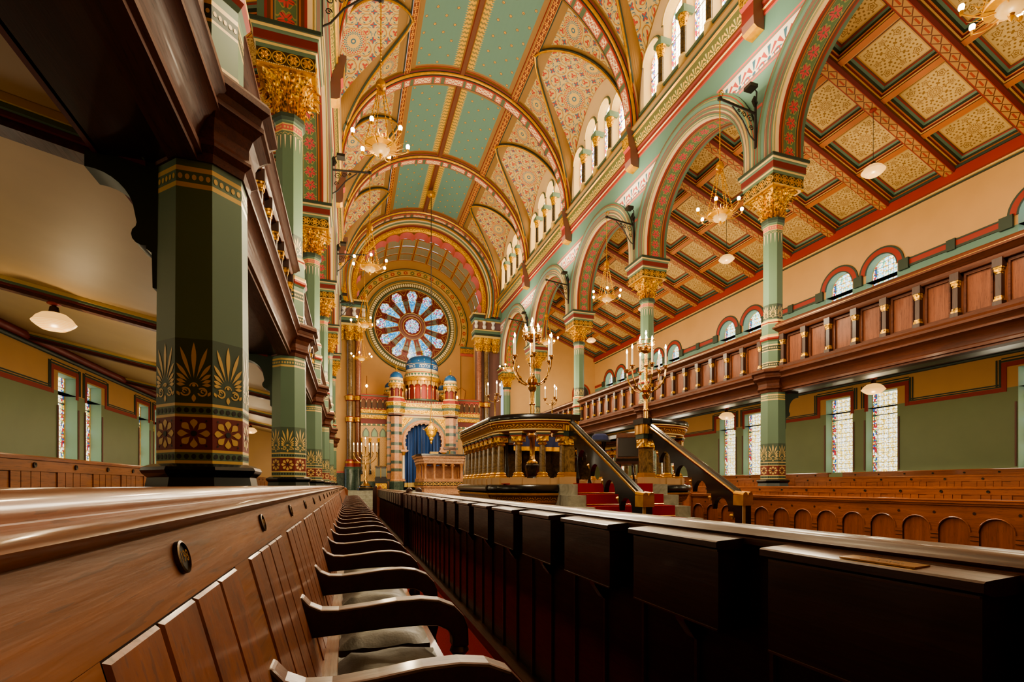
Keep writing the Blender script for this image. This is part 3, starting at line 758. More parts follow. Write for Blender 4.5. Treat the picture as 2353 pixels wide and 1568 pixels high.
for k in range(-1, 5):
    ya, yb = YA + BAY * k + 0.28, YA + BAY * (k + 1) - 0.28; yc = (ya + yb) / 2
    for sg in (-1, 1):
        z = lambda a, y: (0, 0)
        strip_v(0, sg * 0.07, ya, yb, 'brown', z, 1, 0.10); strip_v(sg * 0.07, sg * 0.10, ya, yb, 'maroon', z, 1, 0.10, 0.05); strip_v(sg * 0.10, sg * 0.14, ya, yb, 'tan', z, 1, 0.05, 0.0)
        e0, e1 = ya + 0.22, yb - 0.22; s1 = SR - 0.42
        strip_v(sg * 0.14, sg * s1, ya, e0, 'tan', z); strip_v(sg * 0.14, sg * s1, e1, yb, 'tan', z)
        strip_v(sg * 0.14, sg * s1, ya + 0.10, ya + 0.14, 'red', z, 8, 0.004); strip_v(sg * 0.14, sg * s1, yb - 0.14, yb - 0.10, 'red', z, 8, 0.004)
        strip_v(sg * 0.14, sg * 0.42, e0, e1, 'tassel', lambda a, y: (y, (abs(a) - 0.14) / 0.28), 2)
        strip_v(sg * 0.42, sg * s1, e0, e1, 'bluepanel', lambda a, y: (y - yc, abs(a) - 1.0))
        strip_v(sg * s1, sg * (s1 + 0.16), ya, yb, 'tan', z, 1); strip_v(sg * (s1 + 0.16), sg * (s1 + 0.20), ya, yb, 'red', z, 1, 0.0, 0.05); strip_v(sg * (s1 + 0.20), sg * (s1 + 0.25), ya, yb, 'tan', z, 1, 0.05)
        strip_v(sg * (s1 + 0.25), sg * (s1 + 0.47), ya, yb, 'goldchain', lambda a, y: (y, (abs(a) - s1 - 0.36) / 0.11), 2, 0.08)
        strip_v(sg * (s1 + 0.47), sg * (s1 + 0.51), ya, yb, 'green_dark', z, 1, 0.05); strip_v(sg * (s1 + 0.51), sg * (s1 + 0.56), ya, yb, 'tan', z, 1, 0.03, 0.0)
        # barrel triangles and cross vault
        N = 26; xs = [AX + (RV - AX) * (1 - (1 - i / N) ** 1.6) for i in range(N + 1)]
        for i in range(N):
            xa, xb = xs[i], xs[i + 1]; ga, gb = yg(xa), yg(xb); za, zb_ = ZV + sqrt(max(0, RV ** 2 - xa ** 2)), ZV + sqrt(max(0, RV ** 2 - xb ** 2))
            sa, sb = RV * asin(min(1, xa / RV)) - SR, RV * asin(min(1, xb / RV)) - SR
            for yd in (-1, 1):
                e = BAY / 2 - 0.28
                # border strip tan + filigree
                def q(y0a, y0b, y1a, y1b, m):
                    mb.face([(CX + sg * xa, yc + yd * y0a, za), (CX + sg * xb, yc + yd * y0b, zb_), (CX + sg * xb, yc + yd * y1b, zb_), (CX + sg * xa, yc + yd * y1a, za)], m,
                            [(yd * y0a, sa), (yd * y0b, sb), (yd * y1b, sb), (yd * y1a, sa)])
                wa, wb = min(ga + 0.16, e), min(gb + 0.16, e)
                q(ga, gb, wa, wb, 'tan'); q(wa, wb, max(wa, e - 0.14), max(wb, e - 0.14), 'filigree_barrel' if sa > 0.22 else 'tan'); q(max(wa, e - 0.14), max(wb, e - 0.14), e, e, 'tan')
            M_ = 14
            for j in range(M_):
                t0, t1 = -1 + 2 * j / M_, -1 + 2 * (j + 1) / M_
                def cp(x, t, g_): y = g_ * t; return (CX + sg * x, yc + y, ZV + sqrt(max(0, RV ** 2 - x ** 2)) + (Hc(x) - sqrt(max(0, RV ** 2 - x ** 2))) * max(0, 1 - t * t) ** (1 - 0.5 * (x - AX) / (RV - AX)))
                def cu(x, t, g_): y = g_ * t; return (AH * asin(max(-1, min(1, y / AH))), x - AX)
                m = 'tan' if (j in (0, M_ - 1) and i > 2) or i < 3 or i > N - 2 else 'filigree_cross'
                mb.face([cp(xa, t0, ga), cp(xb, t0, gb), cp(xb, t1, gb), cp(xa, t1, ga)], m, [cu(xa, t0, ga), cu(xb, t0, gb), cu(xb, t1, gb), cu(xa, t1, ga)])
        # groin ribs
        for yd in (-1, 1):
            pts = [(CX + sg * (x - 0.03), yc + yd * yg(x), ZV + sqrt(max(0, RV ** 2 - x ** 2)) - 0.04) for x in xs]
            mb.tube(pts, 0.05, 6, 'green_dark'); mb.tube([(p[0] - sg * 0.03, p[1], p[2] - 0.04) for p in pts], 0.032, 6, 'gold')
mb.build('ceiling', kind='structure')
# transverse ribs
for k in range(0, 7):
    y = YA + BAY * (k - 1) if k else CY[0]
    mb = MB(); N = 48
    path = [((CX, y, ZV), (-cos(pi * i / N), 0, sin(pi * i / N)), (0, 1, 0)) for i in range(N + 1)]
    r = RV
    prof = [(r, -0.34), (r - 0.06, -0.34), (r - 0.09, -0.31), (r - 0.06, -0.28), (r - 0.10, -0.28), (r - 0.14, -0.25), (r - 0.16, -0.22), (r - 0.14, -0.19), (r - 0.17, -0.18), (r - 0.20, -0.15), (r - 0.20, 0.15), (r - 0.17, 0.18), (r - 0.14, 0.19), (r - 0.16, 0.22), (r - 0.14, 0.25), (r - 0.10, 0.28), (r - 0.06, 0.28), (r - 0.09, 0.31), (r - 0.06, 0.34), (r, 0.34)]
    ms = ['tan', 'maroon', 'tan', 'green_dark', 'gold', 'gold', 'green_dark', 'green_dark', 'red', 'ribband']
    ms = ms + ms[-2::-1]
    mb.sweep(path, prof, ms)
    if k == 0: continue
    tag(mb.build('vault_rib', smooth=True), 'painted transverse rib arching over the nave vault, %s from the camera' % ORD[max(0, k - 1)], 'ceiling rib', 'transverse ribs of the nave vault')

# clerestory
for sgn, nm in ((1, 'right'), (-1, 'left')):
    T = side(sgn)
    for k in range(-1, 5):
        yc = YA + BAY * (k + 0.5); w = MB(); w.T = T
        ops = [(yc - 1.5, 0.41, 12.42, 13.72, True), (yc - 0.5, 0.41, 12.42, 14.12, True), (yc + 0.5, 0.41, 12.42, 14.12, True), (yc + 1.5, 0.41, 12.42, 13.72, True)]
        openings_wall(w, RV, yc - AH, yc + AH, lambda y: 12.05, lambda y: ZV + H0 * sqrt(max(0, 1 - ((y - yc) / AH) ** 2)) + 0.03, ops, 'cream', 0.30, 'lightgold')
        w.box(RV - 0.05, RV + 0.02, yc - 2.3, yc + 2.3, 12.38, 12.45, 'green')
        for (a, hw, z0, zs, ar) in ops:
            path = [((RV, a, z0), (0, -1, 0), (-1, 0, 0))] + [((RV, a, zs), (0, -cos(pi * i / 16), sin(pi * i / 16)), (-1, 0, 0)) for i in range(17)] + [((RV, a, z0), (0, 1, 0), (-1, 0, 0))]
            w.sweep(path[1:-1], [(0.41, 0.0), (0.41, 0.03), (0.44, 0.04), (0.47, 0.03), (0.49, 0.0)], ['cream', 'lightgold', 'green', 'green'])
        w.build('wall_clerestory_' + nm, kind='structure')
        for q in ops: window(T, RV + 0.28, (q[0], q[1] - 0.0, q[2], q[3], True), 'glass_clere', 'cream')
        for i, dy in enumerate((-1.0, 0.0, 1.0)):
            if k < 0: continue
            c = MB(); c.T = T; x, y = RV - 0.02, yc + dy
            c.lathe(x, y, [(0.13, 12.10), (0.13, 12.42), (0.11, 12.44), (0.13, 12.48), (0.09, 12.54)], 12, 'lightgold')
            c.lathe(x, y, [(0.085, 12.54), (0.08, 13.25)], 12, 'marble_dark')
            c.lathe(x, y, [(0.09, 13.25), (0.10, 13.30), (0.15, 13.56)], 12, 'goldrelief')
            c.lathe(x + 0.05, y, [(0.15, 13.56), (0.18, 13.62), (0.18, 13.72)], 4, 'green', pi / 4, True)
            tag(c.build('clerestory_column', smooth=True), 'dark gilt colonnette in the %s clerestory window group, %s of three, %s wall' % (ORD[k], ['nearest', 'middle', 'farthest'][i], nm), 'colonnette', 'clerestory colonnettes')
# ------------------------------------------------------------------ columns (built once, local +x = aisle side)
def faceframe(a_, ang, z):     # centre of an octagon face, tangent, normal
    return (a_ * cos(ang), a_ * sin(ang), z), (-sin(ang), cos(ang), 0), (cos(ang), sin(ang), 0)
def poly2(mb, fr, pts, m, off=0.002):
    o, t, n = fr; mb.face([(o[0] + t[0] * x + n[0] * off, o[1] + t[1] * x + n[1] * off, o[2] + z) for x, z in pts], m)
def circ(cx, cz, rx, rz=None, n=12): rz = rz or rx; return [(cx + rx * cos(2 * pi * i / n), cz + rz * sin(2 * pi * i / n)) for i in range(n)]
def petal(cx, cz, ang, r0, r1, w, n=6, tip=1.0):
    L = []; d = (sin(ang), cos(ang)); p = (cos(ang), -sin(ang)); pts = []
    for i in range(n + 1):
        t = i / n; ww = w * sin(pi * t ** tip) ; q = r0 + (r1 - r0) * t; pts.append((q, ww))
    A = [(cx + d[0] * q + p[0] * w_, cz + d[1] * q + p[1] * w_) for q, w_ in pts]
    B = [(cx + d[0] * q - p[0] * w_, cz + d[1] * q - p[1] * w_) for q, w_ in pts[::-1][1:-1]]
    return A + B
def ring2(mb, fr, cx, cz, r, w, a0, a1, m, n=10):
    for i in range(n):
        b, c = a0 + (a1 - a0) * i / n, a0 + (a1 - a0) * (i + 1) / n
        poly2(mb, fr, [(cx + (r - w) * cos(b), cz + (r - w) * sin(b)), (cx + r * cos(b), cz + r * sin(b)), (cx + r * cos(c), cz + r * sin(c)), (cx + (r - w) * cos(c), cz + (r - w) * sin(c))], m)
def palmette(mb, fr, w, h, m):
    cz = h * 0.28; cx = 0
    for i in range(-5, 6):
        a = i * radians_(17.5); L = h * (0.72 - 0.052 * abs(i) ** 1.25); L = min(L, (w * 0.98) / max(0.2, abs(sin(a)) + 0.0001) if i else L)
        poly2(mb, fr, petal(cx, cz, a, h * 0.12, L, w * 0.125 * (1.15 if i == 0 else 0.9), 8, 1.35), m)
    ring2(mb, fr, 0, cz - h * 0.02, w * 0.26, w * 0.07, 0, pi, m, 8); poly2(mb, fr, circ(0, cz - h * 0.0, w * 0.10, n=8), m)
    for s in (-1, 1):
        ring2(mb, fr, s * w * 0.48, h * 0.17, w * 0.30, w * 0.10, -pi * 0.9, pi * 0.75, m, 12)
        ring2(mb, fr, s * w * 0.52, h * 0.18, w * 0.14, w * 0.07, 0, pi * 1.6, m, 8)
        poly2(mb, fr, petal(s * w * 0.8, h * 0.10, s * 0.5, 0, w * 0.34, w * 0.09), m)
    poly2(mb, fr, petal(0, 0.0, 0, 0, h * 0.13, w * 0.13), m)
def radians_(d): return d * pi / 180
OCT = [i * pi / 4 for i in range(8)]
col = empty('column')
# plinth
mb = MB(); mb.lathe(0, 0, [(0.36, 0.0), (0.36, 0.95), (0.34, 1.05), (0.305, 1.12), (0.29, 1.20), (0.315, 1.225), (0.325, 1.245), (0.315, 1.265), (0.27, 1.285)], 8, rot=pi / 8, ap=True, mats=['blackgreen'] * 4 + ['black'] * 4)
mb.build('plinth', col)
a0 = 0.245
mb = MB()
prof = [(a0, 1.28), (a0, 1.305), (a0, 1.355), (a0, 1.372), (a0, 1.575), (a0, 1.592), (a0, 1.642), (a0, 1.66), (a0 - .0005, 2.06), (0.238, 2.9), (0.237, 3.0), (0.237, 3.03), (0.237, 3.10), (0.236, 3.13), (0.236, 3.2)]
ms = ['lightgold', 'green', 'lightgold', 'maroon', 'lightgold', 'green', 'lightgold', 'green_band', 'green', 'green', 'lightgold', 'green', 'lightgold', 'green']
mb.lathe(0, 0, prof, 8, rot=pi / 8, ap=True, mats=ms)
for a in OCT:
    fw = a0 * math.tan(pi / 8)
    fr = faceframe(a0, a, 1.473)
    for i in range(8): poly2(mb, fr, petal(0, 0, i * pi / 4, 0.026, 0.090, 0.021, 8, 1.7), 'lightgold')
    poly2(mb, fr, circ(0, 0, 0.018, n=10), 'dot', 0.004)
    for sx in (-1, 1):
        for sz in (-1, 1): poly2(mb, fr, [(sx * 0.068 + dx * 0.007, sz * 0.078 + dz * 0.009) for dx, dz in ((1, 0), (0, 1), (-1, 0), (0, -1))], 'dot')
    for z in (1.33, 1.617):
        fr = faceframe(a0, a, z)
        for i in range(-2, 3): poly2(mb, fr, circ(i * 0.040, 0, 0.014, 0.016, 10), 'dot')
    palmette(mb, faceframe(a0, a, 1.668), fw * 0.94, 0.37, 'lightgold')
    fr = faceframe(0.237, a, 3.065)
    for i in range(-2, 3): poly2(mb, fr, circ(i * 0.038, 0, 0.013, 0.018, 10), 'lightgold')
mb.build('lower_shaft', col)
# bracket to the gallery on the aisle side
mb = MB()
pr = [(0.20, 3.2), (0.62, 3.2), (0.62, 3.10)] + [(0.62 - 0.26 * sin(t), 2.84 + 0.26 * cos(t)) for t in [0.2 + 0.18 * i for i in range(7)]] + [(0.35, 2.80)] + [(0.315 + 0.065 * cos(t), 2.725 + 0.065 * sin(t)) for t in [0.9 - 0.45 * i for i in range(7)]] + [(0.30, 2.64), (0.27, 2.62), (0.265, 2.40), (0.20, 2.38)]
mb.extrude(pr, 'y', -0.10, 0.10, 'green_dark'); mb.build('bracket', col, smooth=True)
mb = MB(); mb.lathe(0, 0, [(0.25, 3.17), (0.26, 3.22), (0.30, 3.25), (0.30, 3.27), (0.285, 3.30), (0.285, 3.36), (0.31, 3.42), (0.36, 3.46), (0.38, 3.47), (0.38, 3.50), (0.36, 3.52), (0.37, 3.56), (0.42, 3.59), (0.42, 3.63), (0.40, 3.66), (0.25, 3.70)], 8, 'wood_gal', pi / 8, True)
mb.build('gallery_collar', col)
au = 0.19
mb = MB()
prof = [(0.215, 3.68), (0.215, 3.72), (0.215, 3.74), (0.215, 3.82), (0.215, 3.84), (0.215, 4.08), (0.215, 4.10), (0.215, 4.19), (0.215, 4.22), (0.215, 4.28), (0.235, 4.31), (0.255, 4.34), (0.255, 4.37), (0.24, 4.40), (0.25, 4.43), (0.22, 4.46), (0.22, 4.66), (0.225, 4.68), (0.235, 4.70), (0.225, 4.73), (0.195, 4.76), (au, 4.78), (au, 5.10), (au, 6.42), (au, 6.70), (au, 6.72), (au, 6.80), (au, 6.82), (au, 6.84), (0.205, 6.86), (0.23, 6.90), (0.23, 6.96)]
ms = ['green', 'lightgold', 'green_dark', 'lightgold', 'green', 'lightgold', 'green_dark', 'lightgold', 'green', 'green', 'red', 'red', 'lightgold', 'lightgold', 'green', 'green', 'lightgold', 'red', 'lightgold', 'lightgold', 'green', 'green_dark', 'green', 'green', 'lightgold', 'pink', 'lightgold', 'green', 'green', 'green_dark', 'green_dark']
mb.lathe(0, 0, prof, 8, rot=pi / 8, ap=True, mats=ms)
for a in OCT:
    fw = au * math.tan(pi / 8)
    for z, r_ in ((3.78, 0.215), (4.145, 0.215)):
        fr = faceframe(r_, a, z)
        for i in range(-2, 3): poly2(mb, fr, circ(i * 0.034, 0, 0.012, 0.016, 8), 'lightgold')
    palmette(mb, faceframe(au, a, 4.79), fw * 0.9, 0.28, 'lightgold')
    fr = faceframe(au, a, 6.76)
    for i in (-1, 0, 1): poly2(mb, fr, circ(i * 0.045, 0, 0.014, 0.02, 8), 'lightgold')
    fr = faceframe(au, a, 6.70)
    for i in (-1, 1):
        ring2(mb, fr, i * 0.038, -0.06, 0.038, 0.008, 0, pi, 'lightgold', 6)
        poly2(mb, fr, [(i * 0.04 - 0.012, -0.06), (i * 0.04 + 0.012, -0.06), (i * 0.04 + 0.006, -0.2), (i * 0.04, -0.28), (i * 0.04 - 0.006, -0.2)], 'cream')
mb.build('upper_shaft', col)
# capital
cap = MB()
def rf(r, z, a):
    t = min(1, max(0, (z - 6.95) / 0.55)); k = 1 / max(abs(cos(a)), abs(sin(a)))
    return r * (1 + (k - 1) * t * t)
cap.lathe(0, 0, [(0.19, 6.95), (0.19, 7.10), (0.205, 7.25), (0.25, 7.38), (0.33, 7.48), (0.37, 7.52)], 32, 'goldrelief', rf=rf)
def leaf(mb, ang, r0, z0, r1, z1, w, curl=0.07, m='goldrelief'):
    N = 14; rows = []; d = (cos(ang), sin(ang)); t_ = (-sin(ang), cos(ang))
    for i in range(N + 1):
        t = i / N; r = r0 + (r1 - r0) * t ** 2.2; z = z0 + (z1 - z0) * sin(t * pi * 0.5)
        if t > 0.8: z -= curl * ((t - 0.8) / 0.2) ** 2; r += curl * 0.5 * (t - 0.8) / 0.2
        ww = w * (0.35 + 0.65 * sin(pi * min(1, t * 1.0) ** 0.8)) * (1 + 0.30 * sin(t * 9 * pi)) * (1 - 0.5 * max(0, t - 0.8) / 0.2)
        rows.append([(d[0] * (r + dn) + t_[0] * ww * x, d[1] * (r + dn) + t_[1] * ww * x, z) for x, dn in ((-1, -0.015), (-0.5, 0.022), (-0.15, 0.0), (0, 0.034), (0.15, 0.0), (0.5, 0.022), (1, -0.015))])
    for a, b in zip(rows[:-1], rows[1:]):
        for j in range(6): mb.face([a[j], b[j], b[j + 1], a[j + 1]], m)
for i in range(8):
    a = i * pi / 4
    leaf(cap, a + pi / 8, 0.19, 6.96, 0.255, 7.20, 0.055)
    leaf(cap, a, 0.195, 6.97, 0.27, 7.30, 0.06)
    if i % 2: leaf(cap, a, 0.21, 7.05, 0.56, 7.52, 0.10, 0.03); leaf(cap, a, 0.21, 7.0, 0.43, 7.42, 0.075)
    else: leaf(cap, a, 0.21, 7.1, 0.40, 7.53, 0.12, 0.02)
    leaf(cap, a + pi / 8, 0.20, 7.0, 0.39, 7.48, 0.085); leaf(cap, a + pi / 8 + 0.2, 0.20, 7.0, 0.42, 7.5, 0.05); leaf(cap, a + pi / 8 - 0.2, 0.20, 7.0, 0.42, 7.5, 0.05)
cap.lathe(0, 0, [(0.41, 7.50), (0.42, 7.53), (0.41, 7.54)], 4, 'gold', pi / 4, True)
for k in range(4):
    for i in range(34):
        u = -0.41 + 0.82 * (i + 0.5) / 34; a = k * pi / 2; c_, s_ = cos(a), sin(a); x, y = 0.425, u
        px_, py_ = x * c_ - y * s_, x * s_ + y * c_
        cap.lathe(px_, py_, [(0.001, 7.512), (0.009, 7.524), (0.001, 7.536)], 4, 'lightgold', cap=False)
cap.build('capital', col, smooth=True)
mb = MB(); mb.lathe(0, 0, [(0.415, 7.54), (0.415, 7.74)], 4, 'rosetteband', pi / 4, True)
for k in range(4):
    for i in range(4):
        a = k * pi / 2
        for j in range(6):
            t = j * pi / 3; y = -0.3 + 0.2 * i + 0.035 * cos(t); z = 7.64 + 0.035 * sin(t); x = 0.42
            mb.lathe(x * cos(a) - y * sin(a), x * sin(a) + y * cos(a), [(0.002, z - 0.022), (0.018, z), (0.002, z + 0.022)], 5, 'gold', cap=False)
mb.build('rosette_band', col)
mb = MB(); mb.lathe(0, 0, [(0.42, 7.74), (0.42, 7.80), (0.445, 7.82), (0.445, 7.84), (0.45, 7.86), (0.45, 7.98), (0.465, 8.00), (0.47, 8.02), (0.49, 8.04), (0.49, 8.05), (0.50, 8.06), (0.50, 8.12)], 4, rot=pi / 4, ap=True,
                    mats=['green', 'lightgold', 'green', 'maroon', 'maroon', 'green', 'green', 'lightgold', 'lightgold', 'green_dark', 'green_dark'])
mb.build('abacus', col)
FINISH = {0: 'with black plinth rising behind the near pew', 1: 'standing behind the first one', }
for sgn, nm in ((1, 'right'), (-1, 'left')):
    for k in range(0, 6):
        c = col if (sgn == 1 and k == 0) else copy_tree(col)
        c.location = (CX + sgn * 4.9, CY[k + 1], 0); c.rotation_euler = (0, 0, 0 if sgn > 0 else pi)
        tag(c, 'green octagonal column with gold palmettes and gilt capital, %s in the %s arcade' % (ORD[k], nm), 'column', 'painted columns of the nave arcades')

# ------------------------------------------------------------------ galleries (one bay built, local +x = aisle side, y along)
gal = empty('gallery_front')
yf = lambda o: -o
mb = MB()
fa = [(0.15, 3.17), (-0.02, 3.17), (-0.02, 3.20), (-0.05, 3.21), (-0.05, 3.25), (-0.03, 3.27), (-0.04, 3.33), (-0.08, 3.40), (-0.13, 3.44), (-0.16, 3.45), (-0.16, 3.48), (-0.14, 3.50), (-0.16, 3.54), (-0.20, 3.57), (-0.20, 3.61), (-0.17, 3.63), (-0.12, 3.67), (-0.12, 3.72), (0.15, 3.72)]
mb.extrude(fa, 'y', 0.2, BAY - 0.2, 'wood_gal'); mb.build('fascia', gal, smooth=True)
mb = MB(); mb.box(0.02, 0.10, 0.15, BAY - 0.15, 3.72, 4.42, 'wood_galv')
for i in range(10):     # sunk panels between the pilasters get a thin frame
    y0 = 0.306 + 0.536 * (i - 1) + 0.09 if i else 0.17; y1 = 0.306 + 0.536 * i - 0.09 if i < 9 else BAY - 0.17
    if y1 - y0 > 0.1:
        for za, zb_ in ((3.74, 3.77), (4.33, 4.37)): mb.box(-0.01, 0.03, y0, y1, za, zb_, 'wood_gal')
        for ya_ in (y0, y1 - 0.025): mb.box(-0.01, 0.03, ya_, ya_ + 0.025, 3.77, 4.33, 'wood_gal')
mb.build('panelling', gal)
mb = MB()
ca = [(0.14, 4.38), (-0.06, 4.38), (-0.08, 4.41), (-0.08, 4.46), (-0.11, 4.48), (-0.15, 4.53), (-0.17, 4.54), (-0.17, 4.57), (-0.13, 4.59), (-0.13, 4.62), (-0.10, 4.66), (-0.02, 4.69), (0.08, 4.69), (0.14, 4.64)]
mb.extrude(ca, 'y', 0.15, BAY - 0.15, 'wood_gal'); mb.box(-0.142, -0.13, 0.15, BAY - 0.15, 4.575, 4.59, 'gold'); mb.build('top_rail', gal, smooth=True)
pil = None
for i in range(9):
    y = 0.306 + 0.536 * i; p = MB()
    p.box(-0.09, 0.02, y - 0.055, y + 0.055, 3.72, 3.79, 'wood_galdk'); p.box(-0.06, 0.02, y - 0.035, y + 0.035, 3.79, 4.28, 'wood_galdk'); p.box(-0.09, 0.02, y - 0.06, y + 0.06, 4.28, 4.40, 'wood_galdk')
    po = p.build('pilaster', gal)
    for nm_, z0, z1, w0, w1 in (('gilt_capital', 4.18, 4.28, 0.033, 0.052), ('gilt_base', 3.79, 3.86, 0.050, 0.034)):
        q = MB(); n = 4
        for j in range(n):
            za, zb_ = z0 + (z1 - z0) * j / n, z0 + (z1 - z0) * (j + 1) / n; w = w0 + (w1 - w0) * (j + 0.5) / n + (0.004 if j % 2 else 0)
            q.box(-0.03 - w, 0.0, y - w, y + w, za, zb_, 'goldrelief')
        q.build(nm_, po, label='gilded')
for sgn, nm in ((1, 'right'), (-1, 'left')):
    for k in range(-1, 5):
        if k < 0 and sgn > 0: continue
        g_ = gal if (sgn == 1 and k == 0) else copy_tree(gal)
        g_.location = (CX + sgn * 4.9, CY[k + 1] + (0 if sgn > 0 else BAY), 0); g_.rotation_euler = (0, 0, 0 if sgn > 0 else pi)
        if k < 0: tag(g_, 'dark polished gallery front overhead at top left, before the nearest column', 'gallery front')
        else: tag(g_, 'panelled brown gallery front on the %s side between the %s and %s columns' % (nm, ORD[k], ORD[k + 1]), 'gallery front', 'panelled gallery fronts between the columns')
# raked gallery floors (seen from below) with beams at the columns
for sgn, nm in ((1, 'right'), (-1, 'left')):
    T = side(sgn); mb = MB(); mb.T = T
    f = lambda x: 3.20 + (x - 4.9) * 0.225
    mb.face([(5.0, -3, f(5.0)), (XO, -3, f(XO)), (XO, YE, f(XO)), (5.0, YE, f(5.0))], 'under'); mb.face([(5.0, -3, 4.15), (XO, -3, f(XO) + .3), (XO, YE, f(XO) + .3), (5.0, YE, 4.15)], 'brown')
    mb.face([(4.88, -3, 3.19), (5.45, -3, 3.19), (5.45, YE, 3.19), (4.88, YE, 3.19)], 'wood_dark'); mb.box(5.43, 5.48, -3, YE, 3.19, 3.36, 'maroon')
    mb.build('ceiling_under_gallery_' + nm, kind='structure')
    for k in range(0, 5):
        y = CY[k + 1]; b = MB(); b.T = T
        for dy, dz, m in ((0.16, 0.05, 'lightgold'), (0.14, 0.08, 'green'), (0.11, 0.11, 'maroon'), (0.08, 0.16, 'wood_gal')):
            P = [(5.2, y - dy, f(5.2) - dz), (XO, y - dy, f(XO) - dz), (XO, y + dy, f(XO) - dz), (5.2, y + dy, f(5.2) - dz)]
            b.face(P, m)
            for s_ in (-1, 1): b.face([(5.2, y + s_ * dy, f(5.2) - dz), (XO, y + s_ * dy, f(XO) - dz), (XO, y + s_ * dy, f(XO) + 0.01), (5.2, y + s_ * dy, f(5.2) + 0.01)], m)
        tag(b.build('ceiling_beam'), 'brown and maroon moulded beam under the %s gallery at the %s column' % (nm, ORD[k]), 'beam')
    c = MB(); c.T = T
    c.tube([(XO - 0.08, -3, f(XO) - 0.10), (XO - 0.08, YE, f(XO) - 0.10)], 0.09, 12, 'maroon'); c.tube([(XO - 0.05, -3, f(XO) - 0.24), (XO - 0.05, YE, f(XO) - 0.24)], 0.05, 8, 'green_dark'); c.build('trim_4', kind='structure', smooth=True)

# ------------------------------------------------------------------ hanging shade lamps
def shade_lamp(drop):
    L = empty('pendant_lamp')
    m = MB(); m.lathe(0, 0, [(0.08, 0.0), (0.08, -0.02), (0.02, -0.04)], 12, 'red'); m.tube([(0, 0, -0.02), (0, 0, -drop)], 0.006, 5, 'iron'); m.build('hanging_rod', L)
    m = MB(); z = -drop; m.lathe(0, 0, [(0.02, z + 0.02), (0.05, z), (0.06, z - 0.06), (0.075, z - 0.10)], 14, 'bronze'); m.build('lamp_cap', L, smooth=True)
    m = MB(); z = z - 0.08; m.lathe(0, 0, [(0.07, z), (0.14, z - 0.02), (0.20, z - 0.07), (0.235, z - 0.125), (0.25, z - 0.14), (0.235, z - 0.16), (0.19, z - 0.20), (0.14, z - 0.235), (0.07, z - 0.25), (0.001, z - 0.253)], 28, 'shade', cap=False); m.build('shade', L, smooth=True, label='glowing ribbed glass shade')
    return L
lowlamp = shade_lamp(0.06); hilamp = shade_lamp(1.25); first = True
LAMPS = []
for sgn, nm in ((1, 'right'), (-1, 'left')):
    for k in range(0, 5):
        l = lowlamp if (sgn > 0 and k == 0) else copy_tree(lowlamp)
        x = CX + sgn * 7.95; zc = 3.20 + (7.95 - 4.9) * 0.225 - 0.16; l.location = (x, CY[k + 1], zc); LAMPS.append((x, CY[k + 1], zc - 0.85))
        tag(l, 'glowing ribbed glass shade lamp under the %s gallery, %s from the camera' % (nm, ORD[k]), 'lamp', 'shade lamps under the galleries')
        if sgn > 0:
            l = hilamp if k == 0 else copy_tree(hilamp); l.location = (x, CY[k + 1], ZA + (7.95 - XI_A) * (ZB - ZA) / (XI_B - XI_A) - 0.10); LAMPS.append((x, CY[k + 1], 8.0))
            tag(l, 'glass shade lamp on a long rod from the coffered ceiling, %s from the camera' % ORD[k], 'lamp', 'shade lamps hanging from the aisle ceiling')

# ------------------------------------------------------------------ wall brackets and chandeliers
ch = empty('chandelier')           # origin: top of the chain
m = MB(); zt = 0.0; zc = -1.33; zr = -2.45
m.tube([(0, 0, zt), (0, 0, zc)], 0.010, 5, 'gold')
for i in range(22): m.lathe(0, 0, [(0.004, -0.06 * i - 0.015), (0.018, -0.06 * i - 0.03), (0.004, -0.06 * i - 0.045)], 5, 'gold', cap=False)
m.build('chain', ch)
m = MB(); m.lathe(0, 0, [(0.001, zc + 0.03), (0.05, zc), (0.085, zc - 0.06), (0.08, zc - 0.12), (0.03, zc - 0.15), (0.05, zc - 0.19), (0.06, zc - 0.22), (0.001, zc - 0.25)], 16, 'gold', cap=False); m.build('top_boss', ch, smooth=True)
for i in range(6):
    a = i * pi / 3; m = MB(); p0 = (0.05 * cos(a), 0.05 * sin(a), zc - 0.15); p1 = (0.26 * cos(a), 0.26 * sin(a), zr + 0.02)
    m.tube([p0, p1], 0.007, 4, 'gold')
    for j in range(1, 20):
        t = j / 20; m.lathe(p0[0] + (p1[0] - p0[0]) * t, p0[1] + (p1[1] - p0[1]) * t, [(0.002, p0[2] + (p1[2] - p0[2]) * t - 0.02), (0.024 if j % 5 == 0 else 0.013, p0[2] + (p1[2] - p0[2]) * t), (0.002, p0[2] + (p1[2] - p0[2]) * t + 0.02)], 6, 'gold', cap=False)
    m.build('suspension_chain', ch)
m = MB()
m.lathe(0, 0, [(0.13, zr - 0.03), (0.25, zr - 0.01), (0.26, zr + 0.01), (0.13, zr + 0.0)], 24, 'gold', cap=False)
